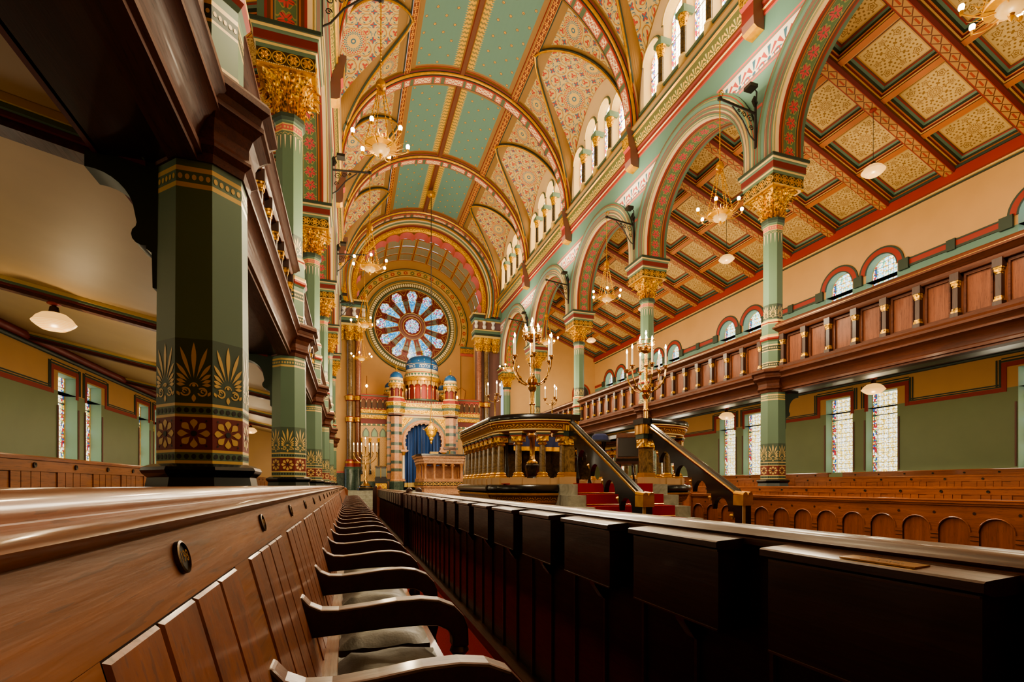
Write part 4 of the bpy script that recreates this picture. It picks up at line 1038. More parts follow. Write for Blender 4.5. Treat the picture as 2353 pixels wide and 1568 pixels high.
for i in range(36):
    a = 2 * pi * i / 36; L = 0.40 if i % 2 else 0.34; d = (cos(a), sin(a)); t_ = (-sin(a), cos(a)); pts = []
    for j in range(6):
        t = j / 5; r = 0.22 + (L - 0.22) * t; wv = 0.010 * sin(t * 7); w = 0.014 * (1 - t) + 0.002; pts.append((r, wv, w, zr + 0.005 + 0.06 * t * t))
    for p, q in zip(pts[:-1], pts[1:]):
        m.face([(d[0] * p[0] + t_[0] * (p[1] + p[2]), d[1] * p[0] + t_[1] * (p[1] + p[2]), p[3]), (d[0] * q[0] + t_[0] * (q[1] + q[2]), d[1] * q[0] + t_[1] * (q[1] + q[2]), q[3]),
                (d[0] * q[0] + t_[0] * (q[1] - q[2]), d[1] * q[0] + t_[1] * (q[1] - q[2]), q[3]), (d[0] * p[0] + t_[0] * (p[1] - p[2]), d[1] * p[0] + t_[1] * (p[1] - p[2]), p[3])], 'gold')
m.build('sunburst_ring', ch)
m = MB(); m.lathe(0, 0, [(0.15, zr + 0.01), (0.145, zr - 0.05), (0.11, zr - 0.10), (0.05, zr - 0.13), (0.001, zr - 0.135)], 20, 'alabaster', cap=False); m.build('bowl', ch, smooth=True, label='pale alabaster bowl')
m = MB(); m.lathe(0, 0, [(0.04, zr - 0.12), (0.025, zr - 0.15), (0.035, zr - 0.17), (0.001, zr - 0.22)], 10, 'gold', cap=False); m.build('finial', ch, smooth=True)
for i in range(6):
    a = i * pi / 3 + 0.3; m = MB(); d = (cos(a), sin(a))
    m.tube([(d[0] * r, d[1] * r, zr + z) for r, z in ((0.14, -0.06), (0.24, -0.07), (0.34, -0.03), (0.42, 0.02), (0.46, 0.05))], 0.008, 5, 'gold')
    m.lathe(d[0] * 0.46, d[1] * 0.46, [(0.018, zr + 0.04), (0.024, zr + 0.09)], 8, 'gold'); o = m.build('lamp_arm', ch)
    m = MB(); m.lathe(d[0] * 0.46, d[1] * 0.46, [(0.014, zr + 0.09), (0.030, zr + 0.115), (0.034, zr + 0.14), (0.026, zr + 0.165), (0.001, zr + 0.18)], 10, 'bulb', cap=False); m.build('bulb', o, smooth=True, label='lit bulb')
br = empty('wall_bracket')         # local +x toward the nave, origin on the wall
m = MB(); m.tube([(0, 0, 0), (0.5, 0, 0.05), (0.92, 0, 0.10)], 0.026, 7, 'iron'); m.lathe(0.94, 0, [(0.001, 0.05), (0.05, 0.08), (0.05, 0.12), (0.001, 0.15)], 10, 'iron', cap=False)
m.tube([(0, 0, -0.62), (0.14, 0, -0.52), (0.35, 0, -0.22), (0.62, 0, 0.02)], 0.016, 6, 'iron'); m.tube([(0, 0, 0.25), (0, 0, -0.75)], 0.03, 6, 'iron')
for (cx_, cz_, r_) in ((0.14, -0.14, 0.09), (0.31, -0.09, 0.065), (0.11, -0.34, 0.06), (0.44, -0.04, 0.04)):
    m.tube([(cx_ + r_ * (1 - t / 14) * cos(t * 0.75), 0, cz_ + r_ * (1 - t / 14) * sin(t * 0.75)) for t in range(12)], 0.010, 5, 'iron')
m.build('scrolled_arm', br, smooth=True)
m = MB(); m.tube([(0.03, 0.05, 0.2), (0.06, 0.1, 0.38), (0.14, 0.1, 0.46)], 0.018, 5, 'iron'); m.lathe(0.04, 0.02, [(0.03, 0.12), (0.09, 0.22), (0.02, 0.36)], 5, 'iron', sx=1, sy=0.3); m.build('leaf_stem', br)
m = MB(); m.box(0.12, 0.32, 0.0, 0.20, 0.40, 0.47, 'iron'); m.box(0.14, 0.30, 0.02, 0.18, 0.47, 0.475, 'slate'); m.build('floodlight', br)
m = MB(); m.tube([(0.92 + 0.05 * cos(t), 0, 0.20 + 0.05 * sin(t)) for t in [i * 0.6 - 1.2 for i in range(9)]], 0.010, 5, 'gold'); m.tube([(0.9 - 0.05 * cos(t), 0, 0.25 + 0.04 * sin(t)) for t in [i * 0.6 - 1.2 for i in range(7)]], 0.008, 5, 'gold'); m.build('gilt_scroll', br, label='small gilt scroll')
CHAND = []; fb = True
for sgn, nm in ((1, 'right'), (-1, 'left')):
    for k in range(0, 5):
        y = CY[k + 1]; b = br if fb else copy_tree(br); c = ch if fb else copy_tree(ch); fb = False
        b.location = (CX + sgn * 4.42, y, 9.25); b.rotation_euler = (0, 0, pi if sgn > 0 else 0)
        tag(b, 'black scrolled iron bracket with floodlight on the %s nave wall above the %s column' % (nm, ORD[k]), 'bracket', 'iron brackets on the nave walls')
        x = CX + sgn * (4.42 - 0.94); c.location = (x, y, 9.32); c.rotation_euler = (0, 0, 0.4 * k + (0 if sgn > 0 else 0.5)); CHAND.append((x, y, 9.32 - 2.45))
        tag(c, 'gilt sunburst chandelier with lit bulbs, %s from the camera on the %s side' % (ORD[k], nm), 'chandelier', 'sunburst chandeliers on the nave brackets')
# ------------------------------------------------------------------ chancel arch, piers and recess
YW = 34.0; ZCH = 12.25; PF = 0.88
mb = MB(); N = 60
def chpath(zc=ZCH, lo=-16): 
    a0, a1 = R(lo), pi - R(lo); return [((CX, 0, zc), (-cos(a0 + (a1 - a0) * i / N), 0, sin(a0 + (a1 - a0) * i / N)), (0, 1, 0)) for i in range(N + 1)]
prof = [(4.75, 28.05), (4.46, 28.05), (4.42, 28.12), (4.36, 28.15), (4.34, 28.3), (4.26, 28.3), (4.20, 28.34), (4.16, 28.42), (4.12, 28.5), (4.12, 28.7), (4.05, 28.72), (3.98, 28.74), (3.96, 28.9), (3.92, 28.95), (3.88, 29.0), (3.86, 29.2), (3.76, 29.22), (3.70, 29.3), (3.64, 29.34)]
ms = ['green', 'tan', 'gold', 'green_dark', 'goldrelief', 'goldrelief', 'red', 'green', 'green_dark', 'gold', 'cream', 'green', 'lightgold', 'tan', 'maroon', 'goldrelief', 'goldrelief', 'gold']
mb.sweep(chpath(), prof, ms)
# scalloped edge
L = 15; M = L * 8
def sc(i): t = i / M; a = R(-16) + (pi + 2 * R(16)) * t; q = abs(sin(pi * L * t)); return a, 3.47 + 0.17 * sqrt(q)
for i in range(M):
    (a, r), (b, q) = sc(i), sc(i + 1); f = lambda a_, r_, y: (CX - r_ * cos(a_), y, ZCH + r_ * sin(a_))
    mb.face([f(a, r + 0.08, 29.34), f(b, q + 0.08, 29.34), f(b, q, 29.32), f(a, r, 29.32)], 'gold'); mb.face([f(a, 3.78, 29.36), f(b, 3.78, 29.36), f(b, q + 0.08, 29.35), f(a, r + 0.08, 29.35)], 'tan')
    mb.face([f(a, r, 29.32), f(b, q, 29.32), f(b, q, 30.1), f(a, r, 30.1)], 'pink'); mb.face([f(a, r, 30.1), f(b, q, 30.1), f(b, 4.3, 30.1), f(a, 4.3, 30.1)], 'ochre')
tag(mb.build('chancel_arch', smooth=True), 'great horseshoe arch with gilt mouldings and pink scalloped edge before the rose window', 'arch')
# wall above the arch
mb = MB()
for i in range(40):
    a, b = pi * i / 40, pi * (i + 1) / 40; f = lambda a_, r_: (CX - r_ * cos(a_), 28.2, ZV + r_ * sin(a_))
    mb.face([f(a, 4.2), f(b, 4.2), f(b, 4.6), f(a, 4.6)], 'tan')
mb.build('wall_chancel', kind='structure')
# recess: side walls, coffered barrel, back wall
mb = MB()
for sg in (-1, 1): mb.face([(CX + sg * 4.2, 30.0, 0), (CX + sg * 4.2, YW, 0), (CX + sg * 4.2, YW, 12.1), (CX + sg * 4.2, 30.0, 12.1)], 'beige'); mb.box(CX + sg * 3.35 if sg > 0 else CX - 5.0, CX + 5.0 if sg > 0 else CX - 3.35, 29.9, 30.1, 0, 11.5, 'greyplum' if False else 'beige'); 
mb.face([(CX - 4.3, YW, 0), (CX + 4.3, YW, 0), (CX + 4.3, YW, 17), (CX - 4.3, YW, 17)], 'beige')
for sg in (-1, 1):   # cornice and panel lines on the back wall
    x0, x1 = sorted((CX + sg * 3.3, CX + sg * 4.2)); mb.box(x0, x1, YW - 0.18, YW, 10.62, 10.72, 'green'); mb.box(x0, x1, YW - 0.12, YW, 10.3, 10.62, 'goldrelief'); mb.box(x0, x1, YW - 0.06, YW, 10.12, 10.3, 'pink'); mb.box(x0 if sg > 0 else x1 - .04, x0 + .04 if sg > 0 else x1, YW - .03, YW, 4, 10.12, 'tan')
mb.build('wall_recess', kind='structure')
mb = MB(); rb = 4.2; NA = 14; ys = [30.05, 31.0, 32.0, 33.0, 34.0]
for i in range(NA):
    a, b = pi * i / NA, pi * (i + 1) / NA
    for y0, y1 in zip(ys[:-1], ys[1:]):
        loc = lambda s, y, h: (CX - (rb + h) * cos(s), y, 12.05 + (rb + h) * sin(s))
        K = 3
        for j in range(K):
            a_, b_ = a + (b - a) * j / K, a + (b - a) * (j + 1) / K
            mb.face([loc(a_, y0 + .08, 0.03), loc(b_, y0 + .08, 0.03), loc(b_, y1 - .08, 0.03), loc(a_, y1 - .08, 0.03)], 'apsepanel', [(a_ * rb, y0), (b_ * rb, y0), (b_ * rb, y1), (a_ * rb, y1)])
            for u, v, m in ((y0, y0 + .03, 'red'), (y0 + .03, y0 + .08, 'ochre'), (y1 - .08, y1 - .03, 'ochre'), (y1 - .03, y1, 'red')): mb.face([loc(a_, u, 0), loc(b_, u, 0), loc(b_, v, 0), loc(a_, v, 0)], m)
        e = 0.022
        for u, v, m in ((a, a + .3 * e, 'red'), (a + .3 * e, a + e, 'ochre'), (b - e, b - .3 * e, 'ochre'), (b - .3 * e, b, 'red')): mb.face([loc(u, y0, 0.005), loc(v, y0, 0.005), loc(v, y1, 0.005), loc(u, y1, 0.005)], m)
mb.build('ceiling_recess', kind='structure')
# piers
for sgn, nm in ((1, 'right'), (-1, 'left')):
    P = empty('chancel_pier', (CX, 0, 0)); T0 = lambda xi, y, z: (sgn * xi, y, z)
    m = MB(); m.T = T0; m.box(3.35, 4.88, 29.75, 29.95, 1.95, 9.4, 'greyplum' if sgn > 0 else 'beige'); m.box(3.35, 4.88, 29.70, 29.95, PF - .88, 1.85, 'marble_green'); m.box(3.35, 4.9, 29.69, 29.95, 1.85, 1.95, 'pink'); m.build('pier_wall', P)
    for xi in (3.52, 3.98):
        m = MB(); m.T = T0; m.lathe(xi, 29.55, [(0.30, PF), (0.30, 2.05), (0.27, 2.1), (0.30, 2.16), (0.26, 2.2), (0.24, 2.4), (0.25, 2.5), (0.19, 2.62)], 16, mats=['marble_green', 'green', 'green', 'green', 'red', 'gold', 'red'])
        for z in (4.7, 5.9): m.lathe(xi, 29.55, [(0.17, z), (0.23, z + 0.04), (0.23, z + 0.18), (0.25, z + 0.2), (0.25, z + 0.28), (0.17, z + 0.34)], 16, mats=['red', 'gold', 'lightgold', 'gold', 'red'])
        m.lathe(xi, 29.55, [(0.165, 2.6), (0.16, 9.35)], 16, 'marble_red' if xi < 3.9 else 'marble_shaft'); m.build('shaft', P, smooth=True)
    m = MB(); m.T = T0
    for xi in (3.52, 4.0, 4.55):
        m.lathe(xi, 29.55, [(0.17, 9.3), (0.19, 9.4), (0.19, 9.6), (0.24, 9.85), (0.34, 10.08)], 16, 'goldrelief')
        for i in range(8):
            a = i * pi / 4; 
            for (z0, r1, z1) in ((9.38, 0.30, 9.75), (9.5, 0.40, 10.05)):
                n0 = len(m.v); T1 = m.T; m.T = lambda x, y, z, X=xi: T0(x + X, y + 29.55, z); leaf(m, a + (z0 > 9.4) * pi / 8, 0.19, z0, r1, z1, 0.08); m.T = T1
    m.build('capital', P, smooth=True)
    m = MB(); m.T = T0
    for (z0, z1, o, c) in ((10.08, 10.2, .05, 'lightgold'), (10.2, 10.35, .0, 'green_dark'), (10.35, 10.5, .04, 'green'), (10.5, 10.56, .08, 'lightgold'), (10.56, 11.05, -0.02, 'greyplum'), (11.05, 11.12, .04, 'lightgold'), (11.12, 11.25, .08, 'teal'), (11.25, 11.42, .14, 'green_dark'), (11.42, 11.5, .2, 'lightgold')):
        m.box(3.20 - o, 5.0, 29.25 - o, 30.0, z0, z1, c)
    for xi in (3.25, 3.75, 4.3): m.lathe(xi, 29.2, [(0.08, 10.6), (0.12, 10.75), (0.07, 10.9), (0.13, 11.04)], 8, 'white')
    m.build('entablature', P)
    tag(P, 'pier of paired marble shafts with gilt capitals carrying the great arch, %s of the shrine' % nm, 'pier')

# rose window
rw = empty('window_rose', (CX, YW - 0.03, 11.83)); rw['kind'] = 'structure'
def ring(m, r0, r1, y0, y1, mt, n=72, a0=0, a1=2 * pi):
    m.sweep([((0, 0, 0), (cos(a0 + (a1 - a0) * i / n), 0, sin(a0 + (a1 - a0) * i / n)), (0, -1, 0)) for i in range(n + 1)], [(r0, y0), ((r0 + r1) / 2, y1), (r1, y0)] if y1 != y0 else [(r0, y0), (r1, y0)], [mt] * (2 if y1 != y0 else 1))
m = MB(); m.face([(2.6 * cos(a * pi / 36), 0, 2.6 * sin(a * pi / 36)) for a in range(72)], 'maroon')
ring(m, 2.50, 2.60, 0.0, 0.06, 'green'); ring(m, 2.86, 2.98, 0.0, 0.07, 'lightgold'); ring(m, 2.42, 2.47, .02, .02, 'lightgold'); ring(m, .56, .62, .02, .06, 'lightgold'); ring(m, .68, .86, .02, .08, 'greyplum'); ring(m, .47, .56, .02, .05, 'maroon'); ring(m, 0.86, .90, .02, .05, 'lightgold')
ring(m, 3.02, 3.10, 0.0, 0.05, 'green')
m.build('tracery', rw, smooth=True)
m = MB(); ring(m, 2.60, 2.86, 0.05, 0.05, 'beadring'); m.build('bead_ring', rw)
m = MB(); ang0, ang1 = R(-17), R(197)
for r0, r1, y, mt in ((3.30, 3.38, .10, 'lightgold'), (3.38, 3.72, .06, 'flowerband'), (3.72, 3.80, .10, 'lightgold'), (3.80, 3.86, .05, 'green')): ring(m, r0, r1, y if mt == 'flowerband' else 0.0, y, mt, 60, ang0, ang1)
m.build('flower_arch', rw)
for i in range(12):
    a = pi / 2 + i * pi / 6; m = MB(); ra = (cos(a), sin(a)); ta = (-sin(a), cos(a)); L = [(0.93, 0.045)]
    pts = [(0.93, -0.05), (0.98, -0.09)] + [(1.72, -0.27)] ; c0 = 2.02
    for j in range(25):
        t = -pi * 0.78 + 2 * pi * 0.78 * j / 24; rr = 0.30 + 0.055 * abs(sin(t * 3.2)); pts.append((c0 + rr * cos(t), rr * 1.0 * sin(t)))
    pts += [(1.72, 0.27), (0.98, 0.09), (0.93, 0.05)]
    P3 = [(ra[0] * u + ta[0] * v, -0.05, ra[1] * u + ta[1] * v) for u, v in pts]
    m.face(P3, 'glass_rose', [(p[0], p[2]) for p in P3]); o = m.build('petal_light', rw, label='blue stained glass petal')
    f = MB(); f.tube([(p[0], -0.06, p[2]) for p in P3], 0.022, 4, 'lightgold', closed=True)
    f.box(0, 0, 0, 0, 0, 0, 'lightgold') if False else None
    f.build('petal_frame', o)
    f = MB(); b = a + pi / 12
    for r_ in (1.35, 1.75): f.tube([(cos(b - .11) * r_, -.05, sin(b - .11) * r_), (cos(b) * (r_ + .05), -.05, sin(b) * (r_ + .05)), (cos(b + .11) * r_, -.05, sin(b + .11) * r_)], 0.03, 4, 'greyplum')
    f.face([(cos(b) * 1.0, -.02, sin(b) * 1.0), (cos(b - .10) * 1.7, -.02, sin(b - .10) * 1.7), (cos(b + .10) * 1.7, -.02, sin(b + .10) * 1.7)], 'slate')
    f.tube([(cos(b + t) * r_, -.04, sin(b + t) * r_) for t, r_ in ((0, 2.05), (.1, 2.38), (0, 2.33), (-.1, 2.38), (0, 2.05))], 0.014, 4, 'lightgold'); f.build('tracery_bar', rw)
m = MB(); P3 = [(0.45 * (1 + .06 * cos(12 * t)) * cos(t), -0.05, 0.45 * (1 + .06 * cos(12 * t)) * sin(t)) for t in [i * pi / 48 for i in range(96)]]
m.face(P3, 'glass_rose', [(p[0] * 1.5, p[2] * 1.5) for p in P3]); m.build('centre_light', rw)

# ------------------------------------------------------------------ platform and steps
mb = MB()
mb.box(CX - 4.9, CX + 4.9, 26.4, YW, 0, PF, 'marble_grey')
for i in range(4): mb.box(CX - 4.2, CX + 4.2, 26.4 - 0.34 * (i + 1), 26.4 - 0.34 * i, 0, PF - 0.19 * (i + 1), 'marble_grey')
tag(mb.build('platform'), 'raised grey marble platform with steps before the shrine', 'platform')

# ------------------------------------------------------------------ ark
AK = empty('ark_shrine', (CX, 28.4, PF)); z0 = -PF
def part(m, name, **k): return m.build(name, AK, **k)
for sg, nm in ((-1, 'left'), (1, 'right')):
    m = MB(); x = sg * 1.52
    pr = [(0.38, 0.0), (0.38, 0.45), (0.34, 0.5), (0.34, 0.56), (0.29, 0.62)]; mt = ['marble_green', 'marble_green', 'marble_pink', 'marble_pink']; z = 0.62; i = 0
    while z < 4.05:
        h = 0.26 if i % 2 == 0 else 0.17; h = 0.42 if i % 4 == 0 else h; pr.append((0.29, z + h)); mt.append('marble_pink' if i % 2 == 0 else 'marble_green'); z += h; i += 1
    m.lathe(x, 0, pr, 8, rot=pi / 8, ap=True, mats=mt); part(m, 'banded_shaft')
# back body
m = MB(); m.box(-2.0, -1.2, 0.25, 5.5, 0, 4.2, 'marble_pink'); m.box(1.2, 2.0, 0.25, 5.5, 0, 4.2, 'marble_pink')
for i in range(8):
    for sg in (-1, 1): a, b = sorted((sg * 1.19, sg * 2.01)); m.box(a, b, 0.24, 5.5, 0.5 + 0.46 * i, 0.62 + 0.46 * i, 'marble_green')
# front spandrel wall with scalloped arch opening
ri, zc = 0.97, 2.72; N = 40
for i in range(N):
    t0, t1 = -0.55 + (pi + 1.1) * i / N, -0.55 + (pi + 1.1) * (i + 1) / N
    f = lambda t, r, y: (-r * cos(t), y, zc + r * sin(t))
    def sq(t):   # outer square boundary
        c, s_ = -cos(t), sin(t); k = min(1.24 / max(abs(c), 1e-6), (1.42 if s_ > 0 else 9) / max(abs(s_), 1e-6)); return (c * k, 0.06, zc + s_ * k)
    m.face([f(t0, 1.24, 0.06), f(t1, 1.24, 0.06), sq(t1), sq(t0)], 'marble_green')
part(m, 'body')
m = MB(); Ns = 17 * 6
for i in range(Ns):
    t0, t1 = -0.55 + (pi + 1.1) * i / Ns, -0.55 + (pi + 1.1) * (i + 1) / Ns
    q = lambda i_: ri + 0.07 * sqrt(abs(sin(pi * 17 * i_ / Ns))); f = lambda t, r, y: (-r * cos(t), y, zc + r * sin(t))
    for (r0, r1, y0_, y1_, c) in ((q(i), 1.10, -0.02, -0.04, 'pinkcarved'), (1.10, 1.14, -0.08, -0.08, 'marble_pink'), (1.14, 1.24, -0.08, -0.02, 'marble_pink')):
        m.face([f(t0, r0, y0_), f(t1, q(i + 1) if r0 == q(i) else r0, y0_), f(t1, r1, y1_), f(t0, r1, y1_)], c)
    m.face([f(t0, q(i), -0.02), f(t1, q(i + 1), -0.02), f(t1, q(i + 1), 0.4), f(t0, q(i), 0.4)], 'marble_pink')
part(m, 'scalloped_arch')
m = MB()
for sg in (-1, 1):
    m.face([(sg * 1.20, 0.03, 4.08), (sg * 1.20, 0.03, 3.4), (sg * 0.95, 0.03, 3.72), (sg * 0.55, 0.03, 4.08)], 'goldrelief')
    m.box(sg * 1.22 - .02, sg * 1.22 + .02, -0.02, 0.06, 0.5, 4.14, 'lightgold')
m.box(-1.24, 1.24, 0.0, 0.08, 4.08, 4.16, 'lightgold'); part(m, 'gilt_spandrel')
for sg in (-1, 1):
    m = MB(); m.lathe(sg * 1.13, -0.02, [(0.13, 0.5), (0.09, 0.6), (0.07, 0.64), (0.065, 1.95), (0.08, 1.98), (0.12, 2.12)], 12, mats=['marble_pink'] * 2 + ['white'] + ['gold'] * 2); m.lathe(sg * 1.13, -0.02, [(0.12, 2.12), (0.15, 2.15), (0.15, 2.26)], 4, 'marble_pink', pi / 4, True); part(m, 'slender_column', smooth=True)
# curtain
m = MB(); n = 90
for i in range(n):
    xa, xb = -1.05 + 2.1 * i / n, -1.05 + 2.1 * (i + 1) / n; fy = lambda x: 0.30 + 0.05 * sin(x * 26) + 0.02 * sin(x * 61)
    for za, zb_, c in ((0.18, 0.42, 'lightgold'), (0.42, 3.75, 'curtain')): m.face([(xa, fy(xa), za), (xb, fy(xb), za), (xb, fy(xb), zb_), (xa, fy(xa), zb_)], c)
part(m, 'curtain', smooth=True, label='deep blue curtain with gold fringe')
# entablature
m = MB()
EN = [(4.16, 4.24, 0.0, 'greyplum'), (4.24, 4.30, .03, 'lightgold'), (4.30, 4.50, .05, 'goldrelief'), (4.50, 4.60, .03, 'marble_green'), (4.60, 4.66, .07, 'green'), (4.66, 4.84, .10, 'goldrelief'), (4.84, 4.88, .14, 'lightgold'), (4.88, 5.02, .06, 'red')]
for za, zb_, o, c in EN:
    m.box(-1.95 - o, 1.95 + o, 0.0 - o, 5.5, za, zb_, c)
    for sg in (-1, 1): m.lathe(sg * 1.52, 0, [(0.40 + o, za), (0.40 + o, zb_)], 8, c, pi / 8, True)
for i in range(15): m.lathe(-1.05 + 0.15 * i, -0.10, [(0.001, 4.89), (0.055, 4.95), (0.001, 5.01)], 8, 'lightgold', cap=False)
part(m, 'entablature')
def turret(x, y, zb, s, text=False, big=False):
    """drum with arcade and starry dome"""
    r = s; m = MB(); n = 32 if big else 16
    m.lathe(x, y, [(r * 1.10, zb), (r * 1.10, zb + 0.10), (r * 1.02, zb + 0.12)], n, 'lightgold' if not big else 'green_dark')
    hc = 1.05 if big else 0.62
    m.lathe(x, y, [(r * 0.80, zb + 0.10), (r * 0.80, zb + hc + 0.2)], n, 'red' if big else 'maroon')
    K = 16 if big else 8
    for i in range(K):
        a = 2 * pi * (i + .5) / K; px_, py_ = x + r * 0.94 * cos(a), y + r * 0.94 * sin(a)
        m.lathe(px_, py_, [(0.05 * (1 if big else .7), zb + .12), (0.035 * (1 if big else .7), zb + .2), (0.035 * (1 if big else .7), zb + hc * 0.62), (0.07 * (1 if big else .7), zb + hc * 0.72)], 6, mats=['gold', 'marble_red' if big else 'gold', 'gold'])
        # arch hood between this and the next
        for j in range(8):
            t0, t1 = j / 8, (j + 1) / 8; hw = pi / K
            def ap_(t, k_): b = a + 2 * hw * t; h = sqrt(max(0, 1 - (2 * t - 1) ** 2)); return (x + r * 0.97 * cos(b), y + r * 0.97 * sin(b), zb + hc * 0.74 + h * r * 0.97 * hw * 0.85 * k_)
            def tp(t): b = a + 2 * hw * t; return (x + r * 0.97 * cos(b), y + r * 0.97 * sin(b), zb + hc + 0.1)
            m.face([ap_(t0, 1.0), ap_(t1, 1.0), tp(t1), tp(t0)], 'gold' if j in (3, 4) else 'ochre'); 
            m.face([ap_(t0, 1.0), ap_(t1, 1.0), ap_(t1, 1.22), ap_(t0, 1.22)], 'marble_green')
    za = zb + hc + 0.1; k = 1.0 if big else 0.62
    bands = [(1.06, 0, 'gold'), (1.10, .10, 'goldrelief'), (1.06, .22, 'cream'), (1.0, .26, 'triband'), (1.0, .42, 'lightgold'), (0.97, .46, 'red'), (0.95, .50, 'lightgold'), (0.93, .62, 'cream'), (0.92, .68, 'lightgold')]
    pr = [(r * 0.97, za)] + [(r * q, za + z_ * k + 0.01) for q, z_, c in bands]; m.lathe(x, y, pr, n, mats=['gold'] + [c for q, z_, c in bands][:-1])
    zd = pr[-1][1]; rd = r * 0.91; pd = []
    hh = 0.94 if big else 1.45; m.lathe(x, y, [(rd, zd), (rd * 1.02, zd + (0.30 if big else 0.02))], n, 'blue' if big else 'lightgold'); zd2 = zd + (0.30 if big else 0.02)
    if big: m.lathe(x, y, [(rd * 1.02, zd2 - .03), (rd * 1.035, zd2 - .015), (rd * 1.02, zd2)], n, 'lightgold', cap=False)
    for i in range(11): t = i / 10 * pi / 2; pd.append((max(0.001, rd * 1.0 * cos(t)), zd2 + rd * hh * 0.72 * sin(t)))
    m.lathe(x, y, pd, n, 'starblue', cap=False); zt = pd[-1][1]
    m.lathe(x, y, [(0.05, zt - 0.02), (0.03, zt + 0.08), (0.07, zt + 0.13), (0.02, zt + 0.18), (0.012, zt + 0.36), (0.001, zt + 0.38)], 8, 'gold'); m.box(x - 0.08, x + 0.08, y - .01, y + .01, zt + .24, zt + .27, 'gold')
    o = part(m, 'dome_turret' if not big else 'central_dome', smooth=True)
    if big:
        t = MB(); word = u'באור לכו ונלכה'; word = u'\u05dc\u05db\u05d5   \u05d5\u05e0\u05dc\u05db\u05d4   \u05d1\u05d0\u05d5\u05e8'[::-1]
        rr = rd * 1.03
        def pl(u, v): a_ = -pi / 2 - 0.06 + u / rr; return (x + rr * cos(a_), y + rr * sin(a_), zd + 0.14 + v)
        text_mesh(t, word, 0.26, pl, 'white'); t.build('dome_inscription', o)
    return o
turret(0, 0.75, 5.02, 1.0, big=True)
for x, y in ((-1.52, 0), (1.52, 0), (-1.6, 3.0), (1.6, 3.0)): turret(x, y, 5.05, 0.40)
m = MB()
for sg in (-1, 1): m.lathe(sg * 1.52, 0, [(0.44, 5.02), (0.44, 5.08), (0.40, 5.1)], 8, 'red', pi / 8, True)
part(m, 'turret_base')
tag(AK, 'tall shrine of banded pink marble with blue starry domes and a deep blue curtain', 'shrine')
# flanking screens
for sg, nm in ((-1, 'left'), (1, 'right')):
    sc_ = empty('arcaded_screen', (CX, 29.1, PF)); T1 = lambda x, y, z: (sg * x, y, z)
    m = MB(); m.T = T1; xa, xb = 1.9, 3.4
    m.box(xa, xb, 0, 0.3, 0, 0.5, 'marble_green'); m.box(xa, xb, 0, 0.3, 0.5, 3.62, 'diaper'); m.box(xa, xb, -0.03, 0.3, 3.62, 3.74, 'green'); m.box(xa, xb, 0, 0.3, 3.74, 4.02, 'maroon')
    m.box(xa, xb, -.06, .3, 4.02, 4.22, 'goldrelief'); m.box(xa, xb, -.03, .3, 4.22, 4.32, 'marble_green'); m.box(xa, xb, -.12, .3, 4.32, 4.52, 'goldrelief'); m.box(xa, xb, -0.08, .3, 4.52, 4.60, 'red')
    m.box(xa, xb, 0.05, .3, 4.60, 5.15, 'brown'); m.box(xa, xb, -0.04, .3, 5.28, 5.33, 'green'); m.box(xa, xb, -0.06, .3, 5.33, 5.38, 'red'); m.box(xa, xb, 0.0, .3, 5.15, 5.28, 'red')
    for i in range(8): m.lathe(xa + 0.1 + 0.186 * i, -0.10, [(0.001, 4.54), (0.05, 4.59), (0.001, 4.64)], 8, 'lightgold', cap=False)
    for i in range(6): m.box(xa + 0.10 + 0.26 * i, xa + 0.18 + 0.26 * i, -0.04, 0, 3.65, 3.72, 'gold')
    for i in range(5):
        xc = xa + 0.15 + 0.3 * i; m.tube([(xc + 0.13 * cos(t), 0.0, 5.02 + 0.14 * sin(t)) for t in [pi * j / 8 for j in range(9)]], 0.02, 5, 'pink'); m.box(xc + .13, xc + .17, -.02, .05, 4.62, 5.02, 'black'); m.lathe(xc + .15, 0, [(.02, 4.92), (.045, 5.02)], 6, 'lightgold')
    part_ = m.build('panelled_wall', sc_)
    for i in range(3):
        xc = xa + 0.3 + 0.46 * i; m = MB(); m.T = T1
        def gp(w, h, zb): return [(xc - w, -0.02, zb), (xc + w, -0.02, zb)] + [(xc + w * cos(t) ** 0.8 if cos(t) > 0 else xc + w * cos(t), 0, 0) for t in []] + [(xc + w * (1 - (j / 8) ** 1.8), -0.02, zb + h * 0.35 + h * 0.65 * (j / 8)) for j in range(0, 9)] + [(xc - w * (1 - (j / 8) ** 1.8), -0.02, zb + h * 0.35 + h * 0.65 * (j / 8)) for j in range(7, -1, -1)]
        m.face(gp(0.19, 0.52, 3.0), 'slate'); m.face([(p[0], -0.03, p[2]) for p in gp(0.13, 0.42, 3.02)], 'green_lt'); m.build('gothic_panel', sc_)
        m = MB(); m.T = T1; xq = xc + 0.23; m.lathe(xq, -0.08, [(0.07, 0.9), (0.05, 1.1), (0.04, 1.15), (0.04, 2.7), (0.07, 2.92)], 8, mats=['black', 'black', 'marble_dark', 'gold']); m.build('colonnette', sc_)
    tag(sc_, 'arcaded screen with gilt bands and pointed green panels beside the shrine, %s side' % nm, 'screen')

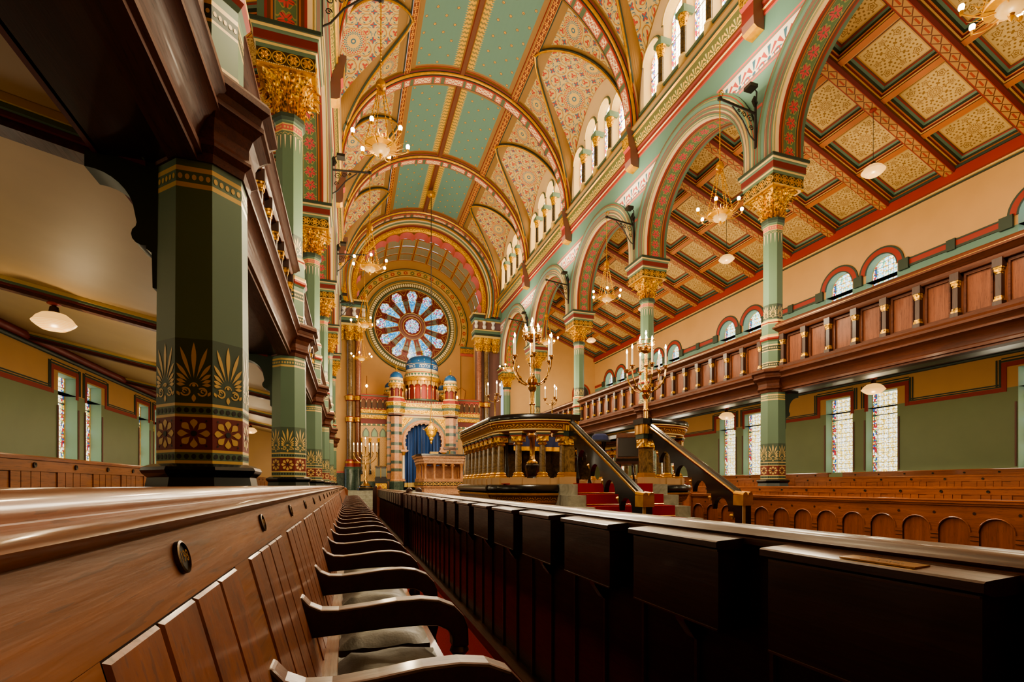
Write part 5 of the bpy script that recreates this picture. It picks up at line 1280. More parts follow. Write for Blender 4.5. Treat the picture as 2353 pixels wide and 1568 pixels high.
# hanging sanctuary lamp
L = empty('sanctuary_lamp', (CX, 25.7, 0)); m = MB(); m.lathe(0, 0, [(0.001, 16.3), (0.22, 16.2), (0.2, 16.05), (0.05, 15.98)], 16, 'gold'); m.tube([(0, 0, 16.0), (0, 0, 5.2)], 0.018, 5, 'iron'); m.build('hanging_rod', L)
m = MB()
for i in range(3): a = i * 2.1; m.tube([(0, 0, 5.2), (0.16 * cos(a), 0.16 * sin(a), 4.1)], 0.01, 4, 'gold')
m.build('lamp_chain', L)
m = MB(); m.lathe(0, 0, [(0.001, 4.50), (0.05, 4.42), (0.03, 4.36), (0.12, 4.25), (0.24, 4.15), (0.34, 4.05), (0.34, 3.98), (0.28, 3.92), (0.26, 3.80), (0.16, 3.66), (0.10, 3.62), (0.12, 3.54), (0.04, 3.44), (0.06, 3.38), (0.001, 3.26)], 18, 'goldrelief', cap=False)
for i in range(6): a = i * pi / 3; m.tube([(0.32 * cos(a), 0.32 * sin(a), 4.0), (0.42 * cos(a), 0.42 * sin(a), 4.0), (0.42 * cos(a), 0.42 * sin(a), 4.12)], 0.015, 4, 'gold')
m.build('lamp_bowl', L, smooth=True); tag(L, 'gilt sanctuary lamp hanging on a long rod in front of the blue curtain', 'lamp')
# wall sconces of the recess
for sg, x, nm in ((-1, CX - 2.95, 'left'), (1, CX + 3.55, 'right')):
    L = empty('wall_sconce', (x, YW - 0.6, 6.9)); m = MB(); m.tube([(0, 0, 0), (0, 0, 1.3)] if sg < 0 else [(0, 0.5, 0), (0, 0, 0.7), (-.35, 0, .9), (-0.6, 0, .7), (-.62, 0, .45)], 0.02, 6, 'brass'); m.build('sconce_stem', L)
    m = MB(); m.lathe(0 if sg < 0 else -.62, 0, [(0.02, 0.55 if sg < 0 else .1), (0.09, 0.65 if sg < 0 else .22), (0.001, 0.78 if sg < 0 else .4)], 10, 'sconcebulb', cap=False); m.build('bulb', L, smooth=True, label='lit bulb'); tag(L, 'small lit brass sconce on the yellow recess wall, %s of the shrine' % nm, 'sconce')

# ------------------------------------------------------------------ menorah and throne left of the shrine
M = empty('menorah', (0.80, 28.0, PF)); m = MB(); m.lathe(0, 0, [(0.42, 0), (0.42, 0.12), (0.36, 0.14), (0.34, 0.24)], 20, 'black'); m.lathe(0, 0, [(0.425, 0.13), (0.43, .14), (.42, .15)], 20, 'gold', cap=False); m.build('base_plinth', M)
m = MB(); m.lathe(0, 0, [(0.30, 0.24), (0.24, 0.30), (0.12, 0.42), (0.07, 0.6), (0.09, 0.7), (0.05, 0.8), (0.04, 1.3), (0.07, 1.4), (0.035, 1.5), (0.03, 2.3), (0.05, 2.34)], 14, 'brass'); m.build('stem', M, smooth=True)
for i, r in enumerate((0.20, 0.40, 0.60)):
    m = MB(); m.tube([(r * cos(t), 0, 1.55 + 0.10 * i * 0 + (2.02 - 1.55) + r * 1.0 * sin(t) - 0.0) for t in [pi + pi * j / 20 for j in range(21)]], 0.018, 6, 'brass'); m.build('branch', M, smooth=True)
for i in range(-3, 4):
    x = 0.2 * i; zb = 2.03 if i else 2.34; m = MB(); m.lathe(x, 0, [(0.02, zb - .02), (0.05, zb + .02), (0.03, zb + .06)], 8, 'brass'); m.lathe(x, 0, [(0.028, zb + .05), (0.028, zb + .42)], 8, 'candle'); o = m.build('candle', M); m = MB(); m.lathe(x, 0, [(0.008, zb + .42), (0.022, zb + .46), (0.001, zb + .53)], 6, 'bulb', cap=False); m.build('flame_bulb', o, label='lit flame bulb')
tag(M, 'tall brass seven-branched candelabrum with lit white candles beside the shrine', 'candelabrum')
t = empty('throne_chair', (1.62, 27.9, PF)); m = MB(); m.box(-0.34, 0.34, 0, 0.5, 0, 0.45, 'black'); m.box(-.3, .3, -.02, 0, .1, .38, 'goldrelief'); m.build('seat', t); m = MB(); m.box(-.32, .32, .42, .5, .45, 1.35, 'black'); m.box(-.3, -.02, .40, .42, .75, 1.2, 'slate'); m.box(.02, .3, .40, .42, .75, 1.2, 'slate')
for x in (-.31, 0, .31): m.box(x - .012, x + .012, .385, .41, .7, 1.25, 'gold')
for i in range(4): m.tube([(-.24 + .16 * i + .06 * cos(q), .41, 1.28 + .07 * sin(q)) for q in [pi * j / 6 for j in range(7)]], .012, 4, 'gold')
m.build('backrest', t); tag(t, 'black throne chair with gilt ornament left of the shrine', 'chair')

# ------------------------------------------------------------------ marble pulpit
P = empty('pulpit', (CX, 23.0, 0)); hw = 1.0; OCTP = [(-hw, -0.35), (-hw + 0.15, -0.9), (hw - 0.15, -0.9), (hw, -0.35), (hw, 0.9), (-hw, 0.9)]
def off(p, k): return [(x * (1 + k), y * (1 + k)) for x, y in p]
m = MB()
for za, zb_, k, c in ((0, 0.75, 0.0, 'marble_pink'), (0.75, 0.85, .12, 'pinkcarved'), (0.85, 1.05, .02, 'pinkcarved'), (1.05, 1.10, .08, 'marble_pink')): m.extrude(off(OCTP, k), 'z', za, zb_, c)
m.build('carved_base', P); m = MB(); m.extrude(off(OCTP, .06), 'z', 1.10, 1.14, 'marble_pink')
q = off(OCTP, .09)
for a, b in zip(q, q[1:] + q[:1]):
    Lq = sqrt((a[0] - b[0]) ** 2 + (a[1] - b[1]) ** 2); m.face([(a[0], a[1], 1.14), (b[0], b[1], 1.14), (b[0], b[1], 1.30), (a[0], a[1], 1.30)], 'lozenge', [(0, -1), (Lq, -1), (Lq, 1), (0, 1)])
m.extrude(off(OCTP, .085), 'z', 1.14, 1.31, 'black'); m.build('lozenge_band', P)
m = MB(); m.extrude(off(OCTP, .04), 'z', 1.31, 1.45, 'marble_pink'); m.build('column_base', P)
for a, b in zip(OCTP, OCTP[1:] + OCTP[:1]):
    Lq = sqrt((a[0] - b[0]) ** 2 + (a[1] - b[1]) ** 2); n = max(2, int(Lq / 0.34))
    for i in range(n):
        u = i / n; x, y = (a[0] + (b[0] - a[0]) * u) * .95, (a[1] + (b[1] - a[1]) * u) * .95; m = MB(); m.lathe(x, y, [(0.07, 1.45), (0.05, 1.52), (0.045, 2.0), (0.06, 2.03), (0.10, 2.14)], 10, 'marble_pink'); m.build('column', P, smooth=True)
m = MB(); m.box(-.75, .75, .0, .6, .9, 2.05, 'marble_pink'); m.build('inner_panel', P)
m = MB()
for za, zb_, k, c in ((2.12, 2.24, .04, 'pinkcarved'), (2.24, 2.38, .08, 'pinkcarved'), (2.38, 2.46, .14, 'marble_pink'), (2.46, 2.54, .18, 'black')): m.extrude(off(OCTP, k), 'z', za, zb_, c)
m.build('cornice_top', P); tag(P, 'carved pink marble pulpit with small columns standing before the shrine', 'pulpit')
l = empty('book_rest', (CX + 0.35, 22.5, 2.54)); m = MB(); m.tube([(0, 0, 0), (0, 0, .25)], .03, 8, 'brass'); m.build('stem', l); m = MB(); m.extrude([(-.12, .2), (.15, .32), (.15, .36), (-.12, .24)], 'x', -.28, .28, 'wood_dark'); m.build('slope', l); tag(l, 'small sloping book rest on top of the pink marble pulpit', 'book rest')
m = MB(); m.box(CX - .55, CX - .2, 22.35, 22.6, 2.54, 2.66, 'lightgold'); m.box(CX - .56, CX - .19, 22.34, 22.61, 2.62, 2.64, 'gold'); tag(m.build('book'), 'pale gilt book lying on the pulpit top', 'book')
# ------------------------------------------------------------------ bimah (reading platform)
BF = 1.17
half = [(0.72, 7.22), (1.0, 7.22), (1.25, 7.28), (1.46, 7.40), (1.61, 7.58), (1.68, 7.76), (1.69, 7.95), (1.69, 9.7), (1.64, 10.2), (1.48, 10.65), (1.2, 11.0), (0.85, 11.2)]
def dens(p):
    out = []
    for i in range(len(p) - 1):
        for j in range(5):
            t = j / 5; q = [p[max(0, i - 1)], p[i], p[i + 1], p[min(len(p) - 1, i + 2)]]
            if abs(q[1][0] - q[2][0]) < 1e-6: out.append((q[1][0], q[1][1] + (q[2][1] - q[1][1]) * t)); continue
            f = lambda k: 0.5 * ((2 * q[1][k]) + (-q[0][k] + q[2][k]) * t + (2 * q[0][k] - 5 * q[1][k] + 4 * q[2][k] - q[3][k]) * t * t + (-q[0][k] + 3 * q[1][k] - 3 * q[2][k] + q[3][k]) * t ** 3)
            out.append((f(0), f(1)))
    out.append(p[-1]); return out
HP = dens(half)
def frames(sg, o=0.0):
    fr = []
    for i, (x, y) in enumerate(HP):
        a = HP[max(0, i - 1)]; b = HP[min(len(HP) - 1, i + 1)]; dx, dy = b[0] - a[0], b[1] - a[1]; L = sqrt(dx * dx + dy * dy)
        fr.append(((CX + sg * x, y, 0), (sg * dy / L, -dx / L, 0), (0, 0, 1)))
    return fr
# walkable floor and the mass beneath
mb = MB(); poly = [(CX + x, y) for x, y in HP] + [(CX - x, y) for x, y in HP[::-1]]
mb.extrude([(CX + (x - CX) * 0.99, y) for x, y in poly], 'z', 0.0, BF, 'stone'); BB = empty('reading_platform'); o = mb.build('floor_slab', BB)
for sg in (-1, 1):
    mb = MB()
    prof = [(0.20, 0.0), (0.20, 0.35), (0.17, 0.40), (0.17, 0.46), (0.11, 0.60), (0.13, 0.62), (0.13, 0.66), (0.08, 0.68), (0.06, 0.86), (0.10, 0.88), (0.13, 0.90), (0.18, 1.0), (0.20, 1.01), (0.20, 1.03), (0.16, 1.04), (0.21, 1.06), (0.22, 1.11), (0.20, 1.155), (0.13, 1.17), (-0.16, 1.17)]
    ms = ['black', 'gold', 'cream', 'leafgold', 'gold', 'green', 'gold', 'leafgold', 'gold', 'gold', 'leafgold', 'gold', 'gold', 'black', 'black', 'black', 'black', 'black', 'stone']
    mb.sweep(frames(sg), prof, ms); mb.build('moulded_plinth', BB, smooth=True)
tag(BB, 'curved base of the central reading platform, black marble and gilt leaf mouldings', 'platform base')
cumul = [0]
for a, b in zip(HP[:-1], HP[1:]): cumul.append(cumul[-1] + sqrt((a[0] - b[0]) ** 2 + (a[1] - b[1]) ** 2))
def at(s):
    for i in range(len(HP) - 1):
        if cumul[i + 1] >= s:
            t = (s - cumul[i]) / max(1e-9, cumul[i + 1] - cumul[i]); a, b = HP[i], HP[i + 1]; return a[0] + (b[0] - a[0]) * t, a[1] + (b[1] - a[1]) * t, atan2(b[1] - a[1], b[0] - a[0])
    return HP[-1] + (0,)
bc = empty('x')
m = MB()
bcol = bc; bcol.name = 'colonnette'
m.lathe(0, 0, [(0.10, 1.17), (0.10, 1.28)], 4, 'stone', pi / 4, True); m.build('stone_block', bcol)
m = MB(); m.lathe(0, 0, [(0.095, 1.28), (0.095, 1.30), (0.075, 1.32), (0.085, 1.335), (0.06, 1.36)], 16, 'gold'); m.build('gilt_base', bcol, smooth=True); m = MB(); m.lathe(0, 0, [(0.055, 1.78), (0.075, 1.80), (0.058, 1.82), (0.085, 1.90), (0.10, 1.915)], 16, 'goldrelief')
m.build('gilt_capital', bcol, smooth=True)
m = MB(); m.lathe(0, 0, [(0.052, 1.35), (0.048, 1.79)], 16, 'marble_shaft'); m.build('shaft', bcol, smooth=True)
m = MB()
for z0_, z1_, w, c in ((1.84, 1.92, .085, 'goldrelief'), (1.92, 1.935, .095, 'red'), (1.935, 1.965, .10, 'green_dark'), (1.965, 1.985, .11, 'lightgold')): m.lathe(0, 0, [(w, z0_), (w, z1_)], 4, c, pi / 4, True)
m.build('cap_block', bcol)
cn = 0; tot = cumul[-1]
for sg, nm in ((-1, 'left'), (1, 'right')):
    PB = empty('bimah_parapet'); m = MB()
    prof = [(-0.12, 1.985), (0.07, 1.985), (0.09, 2.01), (0.09, 2.03), (0.10, 2.035), (0.15, 2.12), (0.15, 2.125), (0.13, 2.13), (0.13, 2.145), (0.16, 2.15), (0.16, 2.165), (0.13, 2.17), (-0.13, 2.17)]
    ms = ['brown', 'brown', 'lightgold', 'gold', 'leafgold', 'gold', 'red', 'red', 'lightgold', 'lightgold', 'gold', 'brown']
    m.sweep(frames(sg), prof, ms); m.build('gilt_frieze', PB, smooth=True)
    m = MB(); m.sweep(frames(sg), [(0.14, 2.17), (0.17, 2.18), (0.175, 2.22), (0.16, 2.25), (-0.16, 2.25), (-0.17, 2.17), (0.14, 2.17)], ['black'] * 6, close=True); m.build('black_top', PB, smooth=True)
    m = MB(); m.sweep(frames(sg), [(0.085, 1.17), (0.085, 1.265), (-0.085, 1.265), (-0.085, 1.17)], ['stone'] * 3); m.build('stone_kerb', PB)
    tag(PB, 'curved parapet of the reading platform with black top and gilt frieze, %s of the stairs' % nm, 'parapet')
    pts = [0.08, 0.41, 0.79, 1.15, 1.45, 1.75, 2.05, 2.35, 2.65, 2.95, 3.25, 3.55, 3.85, 4.15]
    for j, s_ in enumerate(pts):
        if s_ > tot: break
        x, y, a = at(s_); c = bcol if cn == 0 else copy_tree(bcol); cn += 1; c.location = (CX + sg * x, y, 0); c.rotation_euler = (0, 0, a if sg > 0 else -a)
        tag(c, 'dark marble colonnette under the platform parapet, %s from the stairs on the %s' % (ORD[j] if j else 'first', nm), 'colonnette', 'colonnettes of the reading platform')
# stairs
ST = empty('carpeted_stairs'); m = MB(); mc = MB(); n = 7; rise = BF / n; run = 0.29; hwst = 0.66
for i in range(n):
    y1 = 7.25 - run * i; z1 = BF - rise * i
    y0 = y1 - run
    if z1 - rise < 0.001 and i == n: break
    m.box(CX - 0.95, CX + 0.95, y0 if i else 6.96, 7.3 if i == 0 else y1 + .02, 0, z1 - (0 if i else 0.0), 'marble_grey')
    mc.box(CX - hwst, CX + hwst, y0 - 0.012, y1, z1, z1 + 0.014, 'carpet'); mc.box(CX - hwst, CX + hwst, y0 - 0.016, y0, z1 - rise + 0.014, z1 + 0.014, 'carpet'); mc.tube([(CX - hwst, y0 - .02, z1 - rise + .03), (CX + hwst, y0 - .02, z1 - rise + .03)], .008, 6, 'brass')
m.build('marble_steps', ST); mc.build('red_carpet', ST, label='red stair carpet with brass rods')
tag(ST, 'flight of grey marble steps with red carpet up to the reading platform', 'stairs')
m = MB(); m.box(CX - 1.7, CX + 1.7, 7.4, 11.0, BF, BF + 0.012, 'carpet'); tag(m.build('platform_carpet'), 'red carpet covering the reading platform floor', 'carpet')
# hand rails with cusped arches
def handrail(sg):
    HR = empty('stair_handrail', (CX + sg * 0.71, 0, 0)); yt, zt_, yb, zb_ = 7.22, 2.20, 5.12, 1.04; sl = (zt_ - zb_) / (yt - yb)
    zl = lambda y: zb_ + (y - yb) * sl
    pts = [(yb, zl(yb)), (yt, zl(yt)), (yt, zl(yt) - 0.36)]; na = 5; w = (yt - yb - 0.06) / na
    for i in range(na):
        ya_ = yt - w * i; r = w * 0.35; zs = zl(ya_ - w) - 0.27 + 0.03
        yc_ = ya_ - w * 0.42
        pts += [(ya_ - 0.02, zs), (yc_ + r, zs)] + [(yc_ + r * cos(t), zs + (r * 0.95 + .03) * sin(t)) for t in [pi * j / 8 for j in range(9)]] + [(yc_ - r, zs), (ya_ - w * 0.74, zs - 0.02), (ya_ - w + 0.01, zs - 0.02)]
    pts += [(yb + 0.05, zl(yb) - 0.3)]
    m = MB(); pts2 = pts + [(yb, zl(yb) - .3)]
    m.extrude(pts2, 'x', -0.035, 0.035, 'black', cap=True); m.build('pierced_panel', HR)
    m = MB(); 
    for o, r, c in ((0, 0.05, 'black'), (-0.05, 0.016, 'brass'), (0.05, 0.016, 'brass'), (0, .022, 'black')):
        dz = 0.035 if r == .022 else 0.0; m.tube([(o, yt, zt_ + dz), (o, yb - 0.02, zb_ - .01 + dz)], r, 8, c)
    m.build('rail', HR)
    m = MB()
    for i in range(na - 0): y = yt - w * i - w * 0.87; z = zl(yt - w * i - w) - 0.29; m.lathe(0, y, [(0.03, z), (0.045, z - .02), (0.02, z - .04), (0.02, z - .06), (0.001, z - 0.085)], 8, 'gold')
    m.build('pendant', HR)
    N_ = MB(); N_.box(-0.06, 0.06, 4.99, 5.13, 0.0, 0.90, 'black'); N_.box(-.066, -.03, 4.985, 5.0, 0, .9, 'stone'); N_.box(-.075, .075, 4.975, 5.145, 0.90, 1.03, 'gold'); N_.tube([(-.04, 4.975, 1.035), (-.04, 5.145, 1.05)], .035, 8, 'gold'); N_.tube([(.04, 4.975, 1.035), (.04, 5.145, 1.05)], .035, 8, 'gold'); N_.build('newel_post', HR)
    m = MB(); m.box(-.085, .085, 7.14, 7.30, BF + .1, 1.99, 'marble_shaft'); m.box(-.1, .1, 7.12, 7.32, BF, BF + .12, 'stone'); m.box(-.1, .1, 7.12, 7.32, 1.36, 1.29, 'gold'); m.box(-.11, .11, 7.11, 7.33, 1.78, 1.92, 'goldrelief'); m.box(-.12, .12, 7.1, 7.34, 1.92, 2.0, 'green_dark'); m.box(-.13, .13, 7.09, 7.35, 2.0, 2.16, 'leafgold'); m.box(-.15, .15, 7.07, 7.37, 2.16, 2.25, 'black'); m.build('top_pier', HR)
    return HR
for sg, nm in ((-1, 'left'), (1, 'right')): tag(handrail(sg), 'black sloping stair balustrade with pierced arches and gilt newel, %s side of the red steps' % nm, 'handrail')

# candelabra
def candle(m, mb2, x, y, z, h=0.30, r=0.016):
    m.lathe(x, y, [(0.012, z - .06), (0.03, z - .03), (0.015, z - .01), (0.05, z), (0.052, z + .008), (0.02, z + .012)], 10, 'brass')
    m.lathe(x, y, [(r, z + .01), (r * .85, z + h)], 8, 'candle'); mb2.lathe(x, y, [(0.006, z + h), (0.018, z + h + .03), (0.012, z + h + .05), (0.001, z + h + 0.085)], 8, 'bulb', cap=False)
cb = empty('standing_candelabrum')
m = MB(); m.lathe(0, 0, [(0.16, 0), (0.165, 0.04), (0.11, 0.08), (0.09, 0.12), (0.115, 0.22), (0.12, 0.30), (0.09, 0.33)], 20, 'black'); m.build('vase_base', cb, smooth=True)
m = MB(); m.lathe(0, 0, [(0.10, 0.33), (0.10, 0.35), (0.06, 0.38), (0.045, 0.42), (0.043, 0.72), (0.065, 0.75), (0.07, 0.80), (0.04, 0.83), (0.038, 1.3), (0.055, 1.32), (0.04, 1.35), (0.036, 1.52), (0.06, 1.55), (0.075, 1.60), (0.05, 1.63), (0.09, 1.67), (0.09, 1.72), (0.04, 1.78), (0.028, 1.82), (0.028, 2.10), (0.045, 2.12), (0.028, 2.15), (0.028, 2.34), (0.10, 2.38), (0.10, 2.40), (0.03, 2.41)], 18, 'brass'); m.build('stem', cb, smooth=True)
for i in range(6):
    a = i * pi / 3 + 0.25; d = (cos(a), sin(a)); m = MB(); z = 1.66
    m.tube([(d[0] * r, d[1] * r, z + q) for r, q in ((0.05, 0.02), (0.12, -0.01), (0.20, 0.03), (0.28, 0.12), (0.33, 0.24), (0.345, 0.36))], 0.013, 7, 'brass'); m.lathe(d[0] * .24, d[1] * .24, [(0.012, z + .04), (0.026, z + .07), (0.012, z + .10)], 8, 'brass'); o = m.build('branch', cb, smooth=True)
    m = MB(); b = MB(); candle(m, b, d[0] * .345, d[1] * .345, z + .42, 0.30 + 0.0, 0.018); c = m.build('candle', o, smooth=True); b.build('flame_bulb', c, smooth=True, label='lit flame bulb')
m = MB()
for r, z in ((0.13, 2.40), (0.15, 2.48), (0.16, 2.56)): m.tube([(r * cos(t), r * sin(t), z) for t in [i * pi / 12 for i in range(24)]], 0.007, 5, 'brass', closed=True)
for i in range(12): a = i * pi / 6; m.tube([(0.10 * cos(a), 0.10 * sin(a), 2.38), (0.14 * cos(a), 0.14 * sin(a), 2.42), (0.16 * cos(a), 0.16 * sin(a), 2.58)], 0.005, 4, 'brass')
m.build('basket', cb)
for i in range(7):
    a = i * pi / 3; rr = 0.12 if i < 6 else 0.0; m = MB(); b = MB(); candle(m, b, rr * cos(a), rr * sin(a), 2.44 if i < 6 else 2.46, 0.12 if i < 6 else 0.22, .014); c = m.build('candle', cb); b.build('flame_bulb', c, label='lit flame bulb')
CANDL = [(CX - 1.09, 7.80), (CX + 1.09, 7.80)]
for i, (x, y) in enumerate(CANDL):
    c = cb if i == 0 else copy_tree(cb); c.location = (x, y, BF + .012); tag(c, 'tall brass candelabrum crowned with lit candles, %s of the carpeted stairs' % ('left', 'right')[i], 'candelabrum')
sc2 = empty('small_candelabrum'); m = MB(); m.lathe(0, 0, [(0.07, 0), (0.03, .04), (0.015, .08), (0.014, 1.0), (0.03, 1.03), (0.012, 1.06), (.012, 1.12)], 10, 'brass'); m.build('stem', sc2, smooth=True)
for i in range(3):
    a = i * 2 * pi / 3 + 0.5; d = (cos(a), sin(a)); m = MB(); m.tube([(d[0] * r, d[1] * r, 1.02 + q) for r, q in ((0.0, -.06), (0.07, -0.05), (0.15, 0.0), (0.17, 0.1))], 0.009, 6, 'brass'); o = m.build('branch', sc2); m = MB(); b = MB(); candle(m, b, d[0] * .17, d[1] * .17, 1.14, 0.26, .014); c = m.build('candle', o); b.build('flame_bulb', c, label='lit flame bulb')
for i, x in enumerate((3.25, 4.70)):
    c = sc2 if i == 0 else copy_tree(sc2); c.location = (x, 11.3, 2.25 if True else 0); c.scale = (1, 1, 0.9); tag(c, 'slim brass three-candle stand at the far edge of the reading platform, %s one' % ('left', 'right')[i], 'candelabrum')
    m = MB(); m.box(x - .12, x + .12, 11.18, 11.42, 0, 2.15, 'marble_shaft'); m.box(x - .14, x + .14, 11.16, 11.44, 2.15, 2.25, 'black'); m.box(x - .14, x + .14, 11.16, 11.44, 1.9, 2.1, 'goldrelief'); tag(m.build('rear_pier'), 'square gilt pier with black top at the far edge of the reading platform, %s one' % ('left', 'right')[i], 'pier')
# furniture on the platform
D = empty('reading_desk', (CX - 0.05, 9.55, BF + .012)); m = MB(); m.extrude([(-0.45, 0.86), (0.40, 0.86), (0.40, 0.98), (-0.45, 0.90)], 'x', -1.15, 1.15, 'black'); m.build('desk_top', D)
for x in (-1.05, -0.35, 0.35, 1.05):
    for y in (-.35, .3): m = MB(); m.lathe(x, y, [(0.06, 0), (0.04, .06), (0.03, .12), (0.045, .3), (0.03, .4), (0.03, .75), (0.05, .8), (.05, .86)], 10, 'black'); m.build('leg', D, smooth=True)
m = MB(); m.box(-1.0, 1.0, 0.2, 0.24, 0.1, 0.8, 'marble_dark'); m.build('back_panel', D); tag(D, 'long black reading desk with turned legs in the middle of the platform', 'desk')
m = MB(); xx = CX - 1.0
for i in range(24):
    a_, b_ = xx + 1.25 * i / 24, xx + 1.25 * (i + 1) / 24; f = lambda x: 9.07 + .015 * sin(x * 40)
    m.face([(a_, f(a_), 1.90), (b_, f(b_), 1.90), (b_, 9.08, 2.10), (a_, 9.08, 2.10)], 'navy'); m.face([(a_, f(a_) - .002, 1.82), (b_, f(b_) - .002, 1.82), (b_, f(b_), 1.90), (a_, f(a_), 1.90)], 'gold'); m.face([(a_, 9.08, 2.105), (b_, 9.08, 2.105), (b_, 9.9, 2.175), (a_, 9.9, 2.175)], 'navy')
tag(m.build('velvet_cloth'), 'navy velvet cloth with gold fringe draped over the reading desk', 'cloth')
m = MB(); m.lathe(5.0, 9.4, [(0.001, 2.24), (0.12, 2.23), (0.17, 2.19), (0.19, 2.10)], 12, 'navy', sy=.8, cap=False); tag(m.build('folded_cloth'), 'crumpled dark blue cloth on the right end of the reading desk', 'cloth')
def chair(x, y, rz, lab):
    c = empty('leather_chair', (x, y, BF + .012), rz)
    m = MB(); m.box(-.26, .26, -.25, .25, .42, .47, 'wood_dark'); m.build('seat_frame', c); m = MB(); m.box(-.24, .24, -.23, .23, .47, .53, 'black'); m.build('seat', c)
    for sx in (-1, 1):
        m = MB(); m.lathe(sx * .23, -.22, [(.025, 0), (.03, .1), (.022, .2), (.03, .42)], 8, 'wood_dark'); m.build('leg', c)
        m = MB(); m.tube([(sx * .23, .28, 0), (sx * .23, .22, .45), (sx * .23, .34, 1.08)], .024, 6, 'wood_dark'); m.build('leg', c)
    m = MB(); m.face([(-.2, .255, .62), (.2, .255, .62), (.2, .325, 1.0), (-.2, .325, 1.0)], 'black'); m.extrude([(.20, .60), (.31, 1.02), (.35, 1.02), (.24, .60)], 'x', -.21, .21, 'black'); m.build('back_pad', c, label='black leather pad'); [(lambda k: (k.extrude([(.20, .56), (.32, 1.04), (.36, 1.04), (.25, .56)], 'x', q - .02, q + .02, 'wood_darkcap'), k.build('back_stile', c)))(MB()) for q in (-.235, .235)]; m = MB(); m.box(-.25, .25, .30, .36, 1.02, 1.12, 'wood_darkcap'); m.build('crest_rail', c); m = MB(); m.box(-.215, .215, .21, .25, .55, .6, 'wood_darkcap'); m.build('lower_rail', c)
    c.scale = (.88, .88, .88); tag(c, lab, 'chair')
chair(5.0, 8.3, -.55, 'leather-backed wooden armchair on the platform just behind the right handrail'); chair(5.2, 9.0, pi + .4, 'dark leather chair deeper on the reading platform near the right parapet')
s_ = empty('shofar_stool', (4.05, 8.7, BF + .012)); s_.name = 'round_stool'; m = MB(); m.lathe(0, 0, [(.18, .45), (.19, .48), (.18, .52)], 16, 'black'); m.build('seat', s_)
for i in range(4): a = i * pi / 2 + .4; m = MB(); m.lathe(.13 * cos(a), .13 * sin(a), [(.02, 0), (.03, .1), (.018, .2), (.02, .45)], 8, 'black'); m.build('leg', s_)
tag(s_, 'small black stool with turned legs on the reading platform', 'stool')

# ------------------------------------------------------------------ pews
PT = 0.56
def bench_cushion(m, x0, x1, y0, y1, z):
    nx, ny = 8, 14; 
    def h(i, j): e = min(i, nx - i) / 1.0; f = min(j, ny - j) / 1.0; return z - 0.028 * (e == 0 or f == 0) - .006 * (e == 1 or f == 1) + 0.004 * sin(i * 1.3 + j * 1.1)
    P = lambda i, j: (x0 + (x1 - x0) * i / nx, y0 + (y1 - y0) * j / ny, h(i, j))
    for i in range(nx):
        for j in range(ny): m.face([P(i, j), P(i + 1, j), P(i + 1, j + 1), P(i, j + 1)], 'leather')
    m.box(x0, x1, y0, y1, z - 0.06, z - 0.029, 'leather')
arm_prof = [(-0.165, 0.845), (-0.125, 0.842), (-0.105, 0.818), (-0.075, 0.803), (-0.03, 0.80), (0.05, 0.806), (0.13, 0.815), (0.20, 0.816), (0.255, 0.808), (0.30, 0.788), (0.33, 0.755), (0.343, 0.72), (0.345, 0.66), (0.295, 0.66), (0.295, 0.69), (0.28, 0.715), (0.25, 0.73), (0.20, 0.735), (0.10, 0.735), (0.0, 0.73), (-0.10, 0.725), (-0.15, 0.72)]
